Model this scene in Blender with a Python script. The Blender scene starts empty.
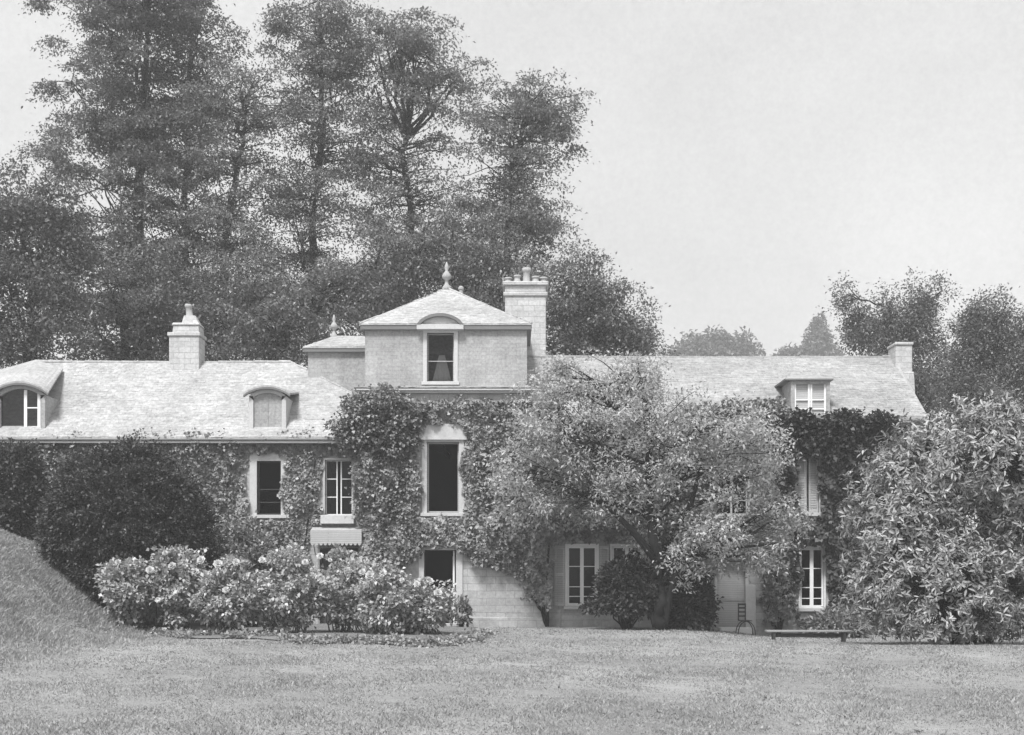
import bpy, math, random
import numpy as np

R = math.radians
rng = np.random.default_rng(11)
random.seed(11)
sc = bpy.context.scene
col = sc.collection

# ------------------------------------------------------------------ camera
FPX, HOR, CD, CH = 1236.0, 575.0, 41.0, 1.7
cd = bpy.data.cameras.new('camera')
cam = bpy.data.objects.new('camera', cd)
col.objects.link(cam)
cam.location = (0, -CD, CH)
cam.rotation_euler = (R(90), 0, 0)
cd.sensor_width = 36
cd.lens = 36 * FPX / 1024
cd.shift_y = (HOR - 367.5) / 1024
cd.clip_end = 6000
cd.clip_start = 0.1
sc.camera = cam

# ------------------------------------------------------------------ light
SUN_EL, SUN_AZ = 56, 202       # azimuth as a compass bearing, +y is north: from behind-left of the camera
world = bpy.data.worlds.new('World')
sc.world = world
world.use_nodes = True
wt = world.node_tree
for n in list(wt.nodes):
    wt.nodes.remove(n)
wo = wt.nodes.new('ShaderNodeOutputWorld')
bg = wt.nodes.new('ShaderNodeBackground')
sky = wt.nodes.new('ShaderNodeTexSky')
sky.sky_type = 'NISHITA'
sky.sun_disc = False
sky.sun_elevation = R(SUN_EL)
sky.sun_rotation = R(SUN_AZ)
sky.air_density = 1.0
sky.dust_density = 4.0
bw = wt.nodes.new('ShaderNodeRGBToBW')
wt.links.new(sky.outputs[0], bw.inputs[0])
# bright veil of thin cloud over the sky
mixv = wt.nodes.new('ShaderNodeMix')
mixv.data_type = 'FLOAT'
mixv.inputs[0].default_value = 0.72
mixv.inputs[3].default_value = 5.4
wt.links.new(bw.outputs[0], mixv.inputs[2])
tc = wt.nodes.new('ShaderNodeTexCoord')
nz1 = wt.nodes.new('ShaderNodeTexNoise')
nz1.inputs['Scale'].default_value = 2.2
nz1.inputs['Detail'].default_value = 7
nz1.inputs['Roughness'].default_value = 0.6
wt.links.new(tc.outputs['Generated'], nz1.inputs['Vector'])
nz2 = wt.nodes.new('ShaderNodeTexNoise')
nz2.inputs['Scale'].default_value = 230.0
nz2.inputs['Detail'].default_value = 3
nz2.inputs['Roughness'].default_value = 0.75
wt.links.new(tc.outputs['Generated'], nz2.inputs['Vector'])


def wmath(op, a, b):
    n = wt.nodes.new('ShaderNodeMath')
    n.operation = op
    for i, v in enumerate((a, b)):
        if hasattr(v, 'links'):
            wt.links.new(v, n.inputs[i])
        else:
            n.inputs[i].default_value = v
    return n.outputs[0]


c1 = wmath('MULTIPLY_ADD', nz1.outputs[0], 0.65)
c1.node.inputs[2].default_value = 0.70
c2 = wmath('MULTIPLY_ADD', nz2.outputs[0], 0.30)
c2.node.inputs[2].default_value = 0.86
cl = wmath('MULTIPLY', wmath('MULTIPLY', c1, c2), mixv.outputs[0])
wt.links.new(cl, bg.inputs['Color'])
bg.inputs['Strength'].default_value = 0.05
wt.links.new(bg.outputs[0], wo.inputs[0])

sd = bpy.data.lights.new('sun', 'SUN')
sd.energy = 1.5
sd.angle = R(14)
sd.color = (1, 1, 1)
sun = bpy.data.objects.new('sun', sd)
col.objects.link(sun)
sun.rotation_euler = (R(90 - SUN_EL), 0, R(180 - SUN_AZ))

sc.view_settings.view_transform = 'Standard'
sc.view_settings.look = 'None'
sc.view_settings.gamma = 1
sc.view_settings.use_curve_mapping = False
sc.view_settings.exposure = 1.76
sc.cycles.max_bounces = 8
sc.cycles.transparent_max_bounces = 12
sc.cycles.volume_bounces = 1


# ------------------------------------------------------------------ helpers
def PX(px, y=0.0):
    return (px - 512) * (CD + y) / FPX


def PZ(py, y=0.0):
    return CH + (HOR - py) * (CD + y) / FPX


def PP(px, py, y=0.0):
    return (PX(px, y), y, PZ(py, y))


def sm(a, b, v):
    t = np.clip((v - a) / (b - a), 0, 1)
    return t * t * (3 - 2 * t)


def ground_z(x, y):
    x = np.asarray(x, float)
    y = np.asarray(y, float)
    u = np.log1p(np.exp((-11.2 - x) * 1.7)) / 1.7 * 1.15
    bank = 3.4 * np.tanh(u / 3.4)
    bank = bank * (1 - 0.85 * sm(-4.2, -0.8, y))
    dip = -0.28 * sm(5.0, 9.0, x) * sm(-14, -3, y)
    und = 0.05 * np.sin(x * 0.35 + 1) * np.cos(y * 0.27) * sm(0.0, -8.0, y)
    return bank + dip + und


def gz(x, y):
    return float(ground_z(x, y))


_ph = rng.uniform(0, 6.28, (6, 3))
_fr = rng.normal(0, 1, (6, 3))


def wob(p, s=1.0, seed=0):
    """cheap smooth noise, about -1..1"""
    p = np.asarray(p, float) * s + seed * 3.17
    v = 0
    for i in range(6):
        v = v + np.sin(p @ _fr[i] * (1 + 0.35 * i) + _ph[i, 0] + seed * (i + 1)) / (1 + 0.35 * i)
    return v / 2.6


def mesh_obj(name, verts, faces, mat, parent=None, smooth=False):
    me = bpy.data.meshes.new(name)
    me.from_pydata([tuple(v) for v in verts], [], faces)
    me.update()
    if smooth:
        me.polygons.foreach_set('use_smooth', [True] * len(me.polygons))
    if mat:
        me.materials.append(mat)
    o = bpy.data.objects.new(name, me)
    col.objects.link(o)
    if parent:
        o.parent = parent
        o.matrix_parent_inverse = parent.matrix_world.inverted()
    return o


def quad_obj(name, V, F, mat, parent=None):
    """big numpy quad mesh"""
    me = bpy.data.meshes.new(name)
    me.vertices.add(len(V))
    me.vertices.foreach_set('co', np.ascontiguousarray(V, dtype=np.float32).ravel())
    n = len(F)
    k = F.shape[1]
    me.loops.add(n * k)
    me.loops.foreach_set('vertex_index', F.astype(np.int32).ravel())
    me.polygons.add(n)
    me.polygons.foreach_set('loop_start', np.arange(0, n * k, k, dtype=np.int32))
    me.update(calc_edges=True)
    me.materials.append(mat)
    o = bpy.data.objects.new(name, me)
    col.objects.link(o)
    if parent:
        o.parent = parent
        o.matrix_parent_inverse = parent.matrix_world.inverted()
    return o


def tag(o, label=None, cat=None, group=None, kind=None):
    if label:
        o['label'] = label
    if cat:
        o['category'] = cat
    if group:
        o['group'] = group
    if kind:
        o['kind'] = kind
    return o


def thing(name, label, cat, loc, group=None):
    o = bpy.data.objects.new(name, None)
    o.empty_display_size = 0.3
    o.location = loc
    col.objects.link(o)
    o.matrix_world.translation = loc
    return tag(o, label, cat, group)


class MB:
    def __init__(self):
        self.v, self.f = [], []

    def add(self, vs, fs):
        b = len(self.v)
        self.v += [tuple(map(float, v)) for v in vs]
        self.f += [tuple(i + b for i in f) for f in fs]
        return self

    def box(self, x0, x1, y0, y1, z0, z1):
        vs = [(x, y, z) for z in (z0, z1) for y in (y0, y1) for x in (x0, x1)]
        return self.add(vs, [(0, 2, 3, 1), (4, 5, 7, 6), (0, 1, 5, 4), (2, 6, 7, 3), (0, 4, 6, 2), (1, 3, 7, 5)])

    def frustum(self, x0, x1, y0, y1, z0, X0, X1, Y0, Y1, z1):
        vs = [(x0, y0, z0), (x1, y0, z0), (x1, y1, z0), (x0, y1, z0), (X0, Y0, z1), (X1, Y0, z1), (X1, Y1, z1), (X0, Y1, z1)]
        return self.add(vs, [(3, 2, 1, 0), (4, 5, 6, 7), (0, 1, 5, 4), (1, 2, 6, 5), (2, 3, 7, 6), (3, 0, 4, 7)])

    def lathe(self, cx, cy, prof, n=14):
        vs, fs = [], []
        for r, z in prof:
            for k in range(n):
                a = 2 * math.pi * k / n
                vs.append((cx + r * math.cos(a), cy + r * math.sin(a), z))
        for i in range(len(prof) - 1):
            for k in range(n):
                fs.append((i * n + k, i * n + (k + 1) % n, (i + 1) * n + (k + 1) % n, (i + 1) * n + k))
        fs.append(tuple(range(n))[::-1])
        fs.append(tuple((len(prof) - 1) * n + k for k in range(n)))
        return self.add(vs, fs)

    def tube(self, pts, rad, n=6):
        pts = np.asarray(pts, float)
        if np.isscalar(rad):
            rad = [rad] * len(pts)
        vs, fs = [], []
        tan = np.gradient(pts, axis=0)
        for p, t, r in zip(pts, tan, rad):
            t = t / (np.linalg.norm(t) + 1e-9)
            a = np.cross(t, (0.31, 0.9, 0.2))
            a /= np.linalg.norm(a) + 1e-9
            b = np.cross(t, a)
            for k in range(n):
                an = 2 * math.pi * k / n
                vs.append(p + r * (math.cos(an) * a + math.sin(an) * b))
        for i in range(len(pts) - 1):
            for k in range(n):
                fs.append((i * n + k, i * n + (k + 1) % n, (i + 1) * n + (k + 1) % n, (i + 1) * n + k))
        fs.append(tuple(range(n))[::-1])
        fs.append(tuple((len(pts) - 1) * n + k for k in range(n)))
        return self.add(vs, fs)

    def build(self, name, mat, parent=None, smooth=False, bevel=0):
        o = mesh_obj(name, self.v, self.f, mat, parent, smooth)
        if bevel:
            m = o.modifiers.new('bevel', 'BEVEL')
            m.width = bevel
            m.segments = 2
            m.limit_method = 'ANGLE'
        return o


def curve(a, b, sag=0.0, jit=0.0, n=6):
    a, b = np.asarray(a, float), np.asarray(b, float)
    t = np.linspace(0, 1, n)[:, None]
    p = a + (b - a) * t
    p[:, 2] += sag * np.sin(np.pi * t[:, 0])
    if jit:
        w = np.sin(np.pi * t)
        p += w * rng.normal(0, jit, (n, 3))
    return p


# ------------------------------------------------------------------ materials
def new_mat(name):
    m = bpy.data.materials.new(name)
    m.use_nodes = True
    t = m.node_tree
    for n in list(t.nodes):
        t.nodes.remove(n)
    out = t.nodes.new('ShaderNodeOutputMaterial')
    return m, t, out


def N(t, typ, **kw):
    n = t.nodes.new(typ)
    for k, v in kw.items():
        if k in n.inputs:
            n.inputs[k].default_value = v
        else:
            setattr(n, k, v)
    return n


def mth(t, op, a, b=None, c=None):
    n = t.nodes.new('ShaderNodeMath')
    n.operation = op
    for i, v in enumerate((a, b, c)):
        if v is None:
            continue
        if hasattr(v, 'links'):
            t.links.new(v, n.inputs[i])
        else:
            n.inputs[i].default_value = v
    return n.outputs[0]


def noise(t, vec, scale, detail=5, rough=0.6):
    n = N(t, 'ShaderNodeTexNoise')
    n.inputs['Scale'].default_value = scale
    n.inputs['Detail'].default_value = detail
    n.inputs['Roughness'].default_value = rough
    t.links.new(vec, n.inputs['Vector'])
    return n.outputs[0]


def surf_mat(name, base, rough=0.85, big=0.25, fine=0.35, big_s=0.6, fine_s=14, bump=0.4, bump_d=0.02, brick=None, streak=0.0, island=0.0):
    """mottled grey surface; brick = (width, height, mortar, mortar darkness, per-brick variation, slant of y into x)"""
    m, t, out = new_mat(name)
    p = N(t, 'ShaderNodeBsdfPrincipled')
    p.inputs['Roughness'].default_value = rough
    p.inputs['Specular IOR Level'].default_value = 0.25
    co = N(t, 'ShaderNodeTexCoord').outputs['Object']
    n1 = noise(t, co, big_s, 6)
    n2 = noise(t, co, fine_s, 5, 0.7)
    v = mth(t, 'MULTIPLY', mth(t, 'MULTIPLY_ADD', n1, 2 * big, 1 - big), mth(t, 'MULTIPLY_ADD', n2, 2 * fine, 1 - fine))
    h = mth(t, 'MULTIPLY', n2, 1.0)
    if streak:
        mp = N(t, 'ShaderNodeMapping')
        mp.inputs['Scale'].default_value = (3.5, 3.5, 0.35)
        t.links.new(co, mp.inputs['Vector'])
        n3 = noise(t, mp.outputs[0], 1.0, 5)
        v = mth(t, 'MULTIPLY', v, mth(t, 'MULTIPLY_ADD', n3, 2 * streak, 1 - streak))
    if brick:
        w, hh, mo, md, var, sl = brick
        sx = N(t, 'ShaderNodeSeparateXYZ')
        t.links.new(co, sx.inputs[0])
        cx = N(t, 'ShaderNodeCombineXYZ')
        t.links.new(mth(t, 'MULTIPLY_ADD', sx.outputs[1], sl, sx.outputs[0]), cx.inputs[0])
        t.links.new(mth(t, 'ADD', sx.outputs[2], mth(t, 'MULTIPLY', n1, 0.05)), cx.inputs[1])
        b = N(t, 'ShaderNodeTexBrick')
        b.offset = 0.5
        b.inputs['Scale'].default_value = 1
        b.inputs['Brick Width'].default_value = w
        b.inputs['Row Height'].default_value = hh
        b.inputs['Mortar Size'].default_value = mo
        b.inputs['Mortar Smooth'].default_value = 0.3
        b.inputs['Color1'].default_value = (1 - var,) * 3 + (1,)
        b.inputs['Color2'].default_value = (1 + var,) * 3 + (1,)
        b.inputs['Mortar'].default_value = (md,) * 3 + (1,)
        t.links.new(cx.outputs[0], b.inputs['Vector'])
        bb = N(t, 'ShaderNodeRGBToBW')
        t.links.new(b.outputs['Color'], bb.inputs[0])
        v = mth(t, 'MULTIPLY', v, bb.outputs[0])
        h = mth(t, 'ADD', h, bb.outputs[0])
    if island:
        gi = N(t, 'ShaderNodeNewGeometry')
        v = mth(t, 'MULTIPLY', v, mth(t, 'MULTIPLY_ADD', gi.outputs['Random Per Island'], 2 * island, 1 - island))
    v = mth(t, 'MULTIPLY', v, base)
    t.links.new(v, p.inputs['Base Color'])
    bp = N(t, 'ShaderNodeBump')
    bp.inputs['Strength'].default_value = bump
    bp.inputs['Distance'].default_value = bump_d
    t.links.new(h, bp.inputs['Height'])
    t.links.new(bp.outputs[0], p.inputs['Normal'])
    t.links.new(p.outputs[0], out.inputs[0])
    return m


def leaf_mat(name, base, var=0.45, trans=0.3, gloss=0.06, rough=0.45):
    m, t, out = new_mat(name)
    geo = N(t, 'ShaderNodeNewGeometry')
    co = N(t, 'ShaderNodeTexCoord').outputs['Object']
    n1 = noise(t, co, 0.9, 3)
    v = mth(t, 'MULTIPLY', mth(t, 'MULTIPLY_ADD', geo.outputs['Random Per Island'], 2 * var, 1 - var),
            mth(t, 'MULTIPLY_ADD', n1, 0.9, 0.55))
    v = mth(t, 'MULTIPLY', v, base)
    d = N(t, 'ShaderNodeBsdfDiffuse')
    tr = N(t, 'ShaderNodeBsdfTranslucent')
    t.links.new(v, d.inputs['Color'])
    t.links.new(v, tr.inputs['Color'])
    mx = N(t, 'ShaderNodeMixShader')
    mx.inputs[0].default_value = trans
    t.links.new(d.outputs[0], mx.inputs[1])
    t.links.new(tr.outputs[0], mx.inputs[2])
    g = N(t, 'ShaderNodeBsdfGlossy')
    g.inputs['Roughness'].default_value = rough
    g.inputs['Color'].default_value = (0.9, 0.9, 0.9, 1)
    mx2 = N(t, 'ShaderNodeMixShader')
    mx2.inputs[0].default_value = gloss
    t.links.new(mx.outputs[0], mx2.inputs[1])
    t.links.new(g.outputs[0], mx2.inputs[2])
    t.links.new(mx2.outputs[0], out.inputs[0])
    return m


def glass_mat():
    m, t, out = new_mat('window_glass')
    tr = N(t, 'ShaderNodeBsdfTransparent')
    tr.inputs['Color'].default_value = (0.7, 0.7, 0.7, 1)
    g = N(t, 'ShaderNodeBsdfGlossy')
    g.inputs['Roughness'].default_value = 0.03
    fr = N(t, 'ShaderNodeFresnel')
    fr.inputs['IOR'].default_value = 1.32
    co = N(t, 'ShaderNodeTexCoord').outputs['Object']
    bp = N(t, 'ShaderNodeBump')
    bp.inputs['Strength'].default_value = 0.15
    bp.inputs['Distance'].default_value = 0.02
    t.links.new(noise(t, co, 2.5, 2), bp.inputs['Height'])
    t.links.new(bp.outputs[0], g.inputs['Normal'])
    mx = N(t, 'ShaderNodeMixShader')
    t.links.new(fr.outputs[0], mx.inputs[0])
    t.links.new(tr.outputs[0], mx.inputs[1])
    t.links.new(g.outputs[0], mx.inputs[2])
    t.links.new(mx.outputs[0], out.inputs[0])
    return m


M = {
    'wall': surf_mat('limewashed_stone', 0.38, 0.9, 0.35, 0.5, 0.9, 9, 0.6, 0.02, (0.62, 0.24, 0.014, 0.78, 0.08, 1.0), 0.25),
    'attic': surf_mat('slate_hung_wall', 0.33, 0.85, 0.42, 0.7, 0.8, 12, 0.4, 0.015, (0.26, 0.13, 0.008, 0.86, 0.08, 1.0), 0.22),
    'roof': surf_mat('weathered_slate', 0.345, 0.8, 0.42, 0.75, 0.7, 9, 0.5, 0.02, None, 0.15, 0.12),
    'roof2': surf_mat('weathered_tile', 0.29, 0.8, 0.42, 0.75, 0.6, 9, 0.5, 0.02, None, 0.18, 0.12),
    'trim': surf_mat('pale_stone_trim', 0.50, 0.8, 0.15, 0.25, 1.5, 16, 0.3, 0.01, None, 0.10),
    'paint': surf_mat('white_paint', 0.78, 0.5, 0.10, 0.12, 2.0, 20, 0.15, 0.004, None, 0.06),
    'greypaint': surf_mat('grey_painted_wood', 0.26, 0.6, 0.15, 0.2, 2.0, 20, 0.3, 0.006, (0.14, 3.0, 0.006, 0.55, 0.05, 0.0), 0.15),
    'shutter': surf_mat('pale_shutter_paint', 0.42, 0.6, 0.12, 0.15, 2.0, 20, 0.4, 0.01, (3.0, 0.06, 0.008, 0.65, 0.03, 0.0), 0.1),
    'dark': surf_mat('dark_stained_wood', 0.05, 0.7, 0.2, 0.3),
    'lead': surf_mat('dull_lead', 0.16, 0.6, 0.2, 0.25),
    'inside': surf_mat('room_shade_dark', 0.018, 0.9, 0.1, 0.1),  # near-black: the shade of the rooms is put into the colour
    'chimney': surf_mat('rendered_chimney', 0.46, 0.9, 0.22, 0.45, 1.5, 11, 0.6, 0.03, (0.40, 0.20, 0.012, 0.78, 0.10, 1.0), 0.15),
    'pot': surf_mat('fired_clay', 0.36, 0.8, 0.2, 0.3),
    'curtain': surf_mat('pale_muslin', 0.55, 0.9, 0.1, 0.1),
    'bark': surf_mat('rough_bark', 0.016, 0.95, 0.3, 0.5, 2, 16, 0.9, 0.04),
    'barklight': surf_mat('smooth_bark', 0.10, 0.9, 0.3, 0.4, 2, 16, 0.7, 0.02),
    'soil': surf_mat('garden_soil', 0.20, 0.95, 0.5, 0.8, 1.5, 14, 1.0, 0.06),
    'wood': surf_mat('weathered_plank', 0.26, 0.8, 0.2, 0.35, 2, 26, 0.5, 0.01, None, 0.1),
    'iron': surf_mat('black_iron', 0.03, 0.5, 0.1, 0.2),
    'step': surf_mat('worn_stone_step', 0.46, 0.85, 0.2, 0.3),
    'petal': leaf_mat('white_petal', 0.60, 0.12, 0.3, 0.02),
    'elm': leaf_mat('elm_leaf', 0.18, 0.45, 0.36, 0.05, 0.5),
    'elm_dark': leaf_mat('dark_tree_leaf', 0.15, 0.45, 0.34, 0.05, 0.5),
    'elm_soft': leaf_mat('greyish_tree_leaf', 0.14, 0.4, 0.3, 0.03, 0.6),
    'round': leaf_mat('evergreen_leaf', 0.068, 0.5, 0.2, 0.025, 0.5),
    'ivy': leaf_mat('ivy_leaf', 0.23, 0.35, 0.2, 0.06, 0.5),
    'ivy_dark': leaf_mat('dark_ivy_leaf', 0.05, 0.5, 0.2, 0.025, 0.5),
    'bright': leaf_mat('pale_feathery_leaf', 0.45, 0.28, 0.35, 0.02, 0.5),
    'magnolia': leaf_mat('glossy_magnolia_leaf', 0.27, 0.5, 0.15, 0.05, 0.4),
    'rose': leaf_mat('rose_leaf', 0.42, 0.35, 0.3, 0.06, 0.45),
    'low': leaf_mat('low_plant_leaf', 0.25, 0.5, 0.25, 0.05, 0.5),
    'grass': leaf_mat('grass_blade', 0.32, 0.3, 0.35, 0.03, 0.5),
    'glass': glass_mat(),
}


# ------------------------------------------------------------------ foliage
def unit(v):
    return v / (np.linalg.norm(v, axis=-1, keepdims=True) + 1e-9)


def leaf_arrays(pos, d, up, L, W, ell=False, fold=0.25):
    """pos base, d direction of the midrib, up rough normal"""
    n = len(pos)
    d = unit(d)
    s = unit(np.cross(d, up))
    nn = np.cross(s, d)
    L = np.broadcast_to(np.asarray(L, float), (n,))[:, None]
    W = np.broadcast_to(np.asarray(W, float), (n,))[:, None] * 0.5
    lift = nn * W * fold * 2
    droop = -nn * L * 0.10
    if not ell:
        V = np.stack([pos, pos + d * L * 0.48 + s * W + lift, pos + d * L + droop, pos + d * L * 0.48 - s * W + lift], 1)
        F = np.arange(n * 4).reshape(n, 4)
        return V.reshape(-1, 3), F
    V = np.stack([pos, pos + d * L * 0.3 + s * W * 0.85 + lift, pos + d * L * 0.68 + s * W * 0.8 + lift * 0.8, pos + d * L + droop,
                  pos + d * L * 0.68 - s * W * 0.8 + lift * 0.8, pos + d * L * 0.3 - s * W * 0.85 + lift], 1)
    b = np.arange(n)[:, None] * 6
    F = np.concatenate([b + np.array([[0, 1, 2, 3]]), b + np.array([[0, 3, 4, 5]])], 0)
    return V.reshape(-1, 3), F


class Leaves:
    def __init__(self):
        self.V, self.F, self.n = [], [], 0

    def add(self, *a, **k):
        V, F = leaf_arrays(*a, **k)
        self.V.append(V)
        self.F.append(F + self.n)
        self.n += len(V)

    def build(self, name, mat, parent):
        return quad_obj(name, np.concatenate(self.V), np.concatenate(self.F), mat, parent)


def clump(lv, c, r, m, L, W, flat=0.4, droop=0.15, out=None, ell=False, spread=1.0):
    """spray of m leaves round a twig end"""
    p = rng.normal(0, 0.5, (m, 3)) * np.array([r, r, r * flat])
    rr = np.hypot(p[:, 0], p[:, 1])
    p[:, 2] -= droop * rr * rr / max(r, 1e-3)
    d = rng.normal(0, 0.55 * spread, (m, 3)) + unit(p) * 0.6
    if out is not None:
        d = d + np.asarray(out) * 0.6
    up = rng.normal(0, 0.45, (m, 3)) + np.array([0, -0.15, 1.0])
    s = rng.uniform(0.65, 1.3, m)
    lv.add(np.asarray(c) + p, d, up, L * s, W * s, ell=ell)


def tree(name, label, cat, y, trunk, blobs, mat, L=0.155, W=0.085, clumps=60, per=150, cr=0.85, flat=0.4, gap=0.25, group=None,
         bark='bark', depth=None, limb_r=0.11, forks=(), gseed=0, hollow=0.2, twig=0.022, dens=1.0, sprays=0, droop=0.15):
    """trunk: [(px, py, radius)] bottom to top; blobs: [(px, py, rx, ry[, weight])] in photo pixels at the tree's own distance"""
    s = (CD + y) / FPX
    bx = PX(trunk[0][0], y)
    t = thing(name, label, cat, (bx, y, gz(bx, y)), group)
    tp = np.array([PP(p[0], p[1], y) for p in trunk])
    tp[:, 1] += np.concatenate([[0], rng.normal(0, 0.25, len(tp) - 1)])
    tp = np.vstack([[bx, y, gz(bx, y) - 0.2], tp]) if tp[0, 2] > gz(bx, y) + 0.3 else tp
    if sprays:
        trunk = [(a_, b_, c_ * 0.68) for a_, b_, c_ in trunk]
        forks = [[(a_, b_, c_ * 0.75) for a_, b_, c_ in f] for f in forks]
    rad = [trunk[0][2] * 1.25] + [p[2] for p in trunk] if len(tp) > len(trunk) else [p[2] for p in trunk]
    k = np.linspace(0, len(tp) - 1, 5 * len(tp))
    tpf = np.stack([np.interp(k, range(len(tp)), tp[:, i]) for i in range(3)], 1)
    tpf[1:-1] += rng.normal(0, 0.04, tpf[1:-1].shape)
    radf = np.interp(k, range(len(tp)), rad)
    mb = MB()
    mb.tube(tpf, radf, 9)
    for f in forks:
        fp = np.array([PP(p[0], p[1], y) for p in f])
        fp[1:, 1] += rng.normal(0, 0.3, len(fp) - 1)
        kk = np.linspace(0, len(fp) - 1, 4 * len(fp))
        mb.tube(np.stack([np.interp(kk, range(len(fp)), fp[:, i]) for i in range(3)], 1), np.interp(kk, range(len(fp)), [p[2] for p in f]), 7)
    lv = Leaves()
    tot = sum((b[2] * b[3]) * (b[4] if len(b) > 4 else 1) for b in blobs)
    for bi, b in enumerate(blobs):
        c = np.array(PP(b[0], b[1], y))
        grow = 1.22 if sprays else 1.0
        rx, rz = b[2] * s * grow, b[3] * s * grow
        ry = min(rx, rz) * 0.9 if depth is None else depth
        c[1] += rng.normal(0, ry * 0.25)
        n = max(4, int(round(dens * clumps * b[2] * b[3] * (b[4] if len(b) > 4 else 1) / tot)))
        below = tpf[:, 2] < c[2] - 0.15 * rz
        pool = np.where(below)[0] if below.any() else np.arange(len(tpf))
        a = tpf[pool[np.argmin(np.linalg.norm(tpf[pool] - c + np.array([0, 0, rz * 0.8]), axis=1))]]
        lim = curve(a, c + np.array([0, 0, 0.3 * rz]), sag=-0.05 * rz, jit=0.12 * min(rx, rz) ** 0.5, n=9)
        mb.tube(lim, np.linspace(limb_r, 0.03, 9), 6)
        k2 = 0
        guard = 0
        while k2 < n and guard < n * 30:
            guard += 1
            u = unit(rng.normal(0, 1, 3))
            q = u * (hollow + (1.12 - hollow) * rng.uniform(0, 1) ** 0.7) * (1 + abs(rng.normal(0, 0.10)))
            pt = c + q * np.array([rx, ry, rz])
            if wob(pt, 1.05, gseed + bi) < -1 + 2 * gap * 0.75:
                continue
            k2 += 1
            j = int(rng.integers(3, 9))
            if k2 % 2 == 0:
                mb.tube(curve(lim[j], pt, sag=0.1, jit=0.06, n=5), np.linspace(twig * 1.6, twig * 0.4, 5), 4)
            clump(lv, pt, cr * rng.uniform(0.7, 1.35), int(per * rng.uniform(0.5, 1.4)), L, W, flat, droop)
    for k in range(sprays):
        a = tpf[int(rng.integers(int(len(tpf) * 0.3), len(tpf) - 2))]
        an = rng.uniform(0, 6.28)
        e_ = a + np.array([math.cos(an), math.sin(an), rng.uniform(-0.15, 0.5)]) * rng.uniform(0.6, 3.2)
        mb.tube(curve(a, e_, sag=0.1, jit=0.06, n=5), np.linspace(0.035, 0.01, 5), 4)
        clump(lv, e_, cr * rng.uniform(0.7, 1.2), int(per * 0.45), L, W, flat, droop)
    mb.build('trunk', M[bark], t, smooth=True)
    lv.build('crown', mat, t)
    return t


def shrub(name, label, cat, c, r, mat, n=140, per=60, L=0.14, W=0.08, cr=0.3, group=None, ell=False, lump=0.12, gseed=0, bottom=-0.75, stems=9, flat=0.8, inner=0.3):
    c = np.array(c, float)
    r = np.array(r, float)
    g = gz(c[0], c[1])
    t = thing(name, label, cat, (c[0], c[1], g), group)
    lv = Leaves()
    mb = MB()
    k = 0
    ends = []
    while k < n:
        u = unit(rng.normal(0, 1, 3))
        if u[2] < bottom:
            continue
        sc_ = 1 + lump * wob(u, 2.6, gseed) - (abs(rng.normal(0, 0.07)) if rng.uniform() > inner else rng.uniform(0.1, 0.5))
        p = c + u * r * sc_
        if p[2] < g + 0.05:
            continue
        k += 1
        clump(lv, p, cr * rng.uniform(0.7, 1.4), int(per * rng.uniform(0.7, 1.3)), L, W, flat, 0.05, out=u, ell=ell)
        if k % 3 == 0:
            ends.append(p)
    for i in range(stems):
        a = np.array([c[0] + rng.normal(0, r[0] * 0.12), c[1] + rng.normal(0, r[1] * 0.12), g - 0.1])
        for e in ends[i::stems][:6]:
            mb.tube(curve(a, e, sag=0.15, jit=0.05, n=6), np.linspace(0.035, 0.008, 6), 5)
    lv.build('foliage', mat, t)
    mb.build('stem', M['bark'], t)
    return t


def in_poly(px, py, poly):
    c = np.zeros(len(px), bool)
    j = len(poly) - 1
    for i in range(len(poly)):
        xi, yi = poly[i]
        xj, yj = poly[j]
        hit = ((yi > py) != (yj > py)) & (px < (xj - xi) * (py - yi) / (yj - yi + 1e-9) + xi)
        c ^= hit
        j = i
    return c


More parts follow.
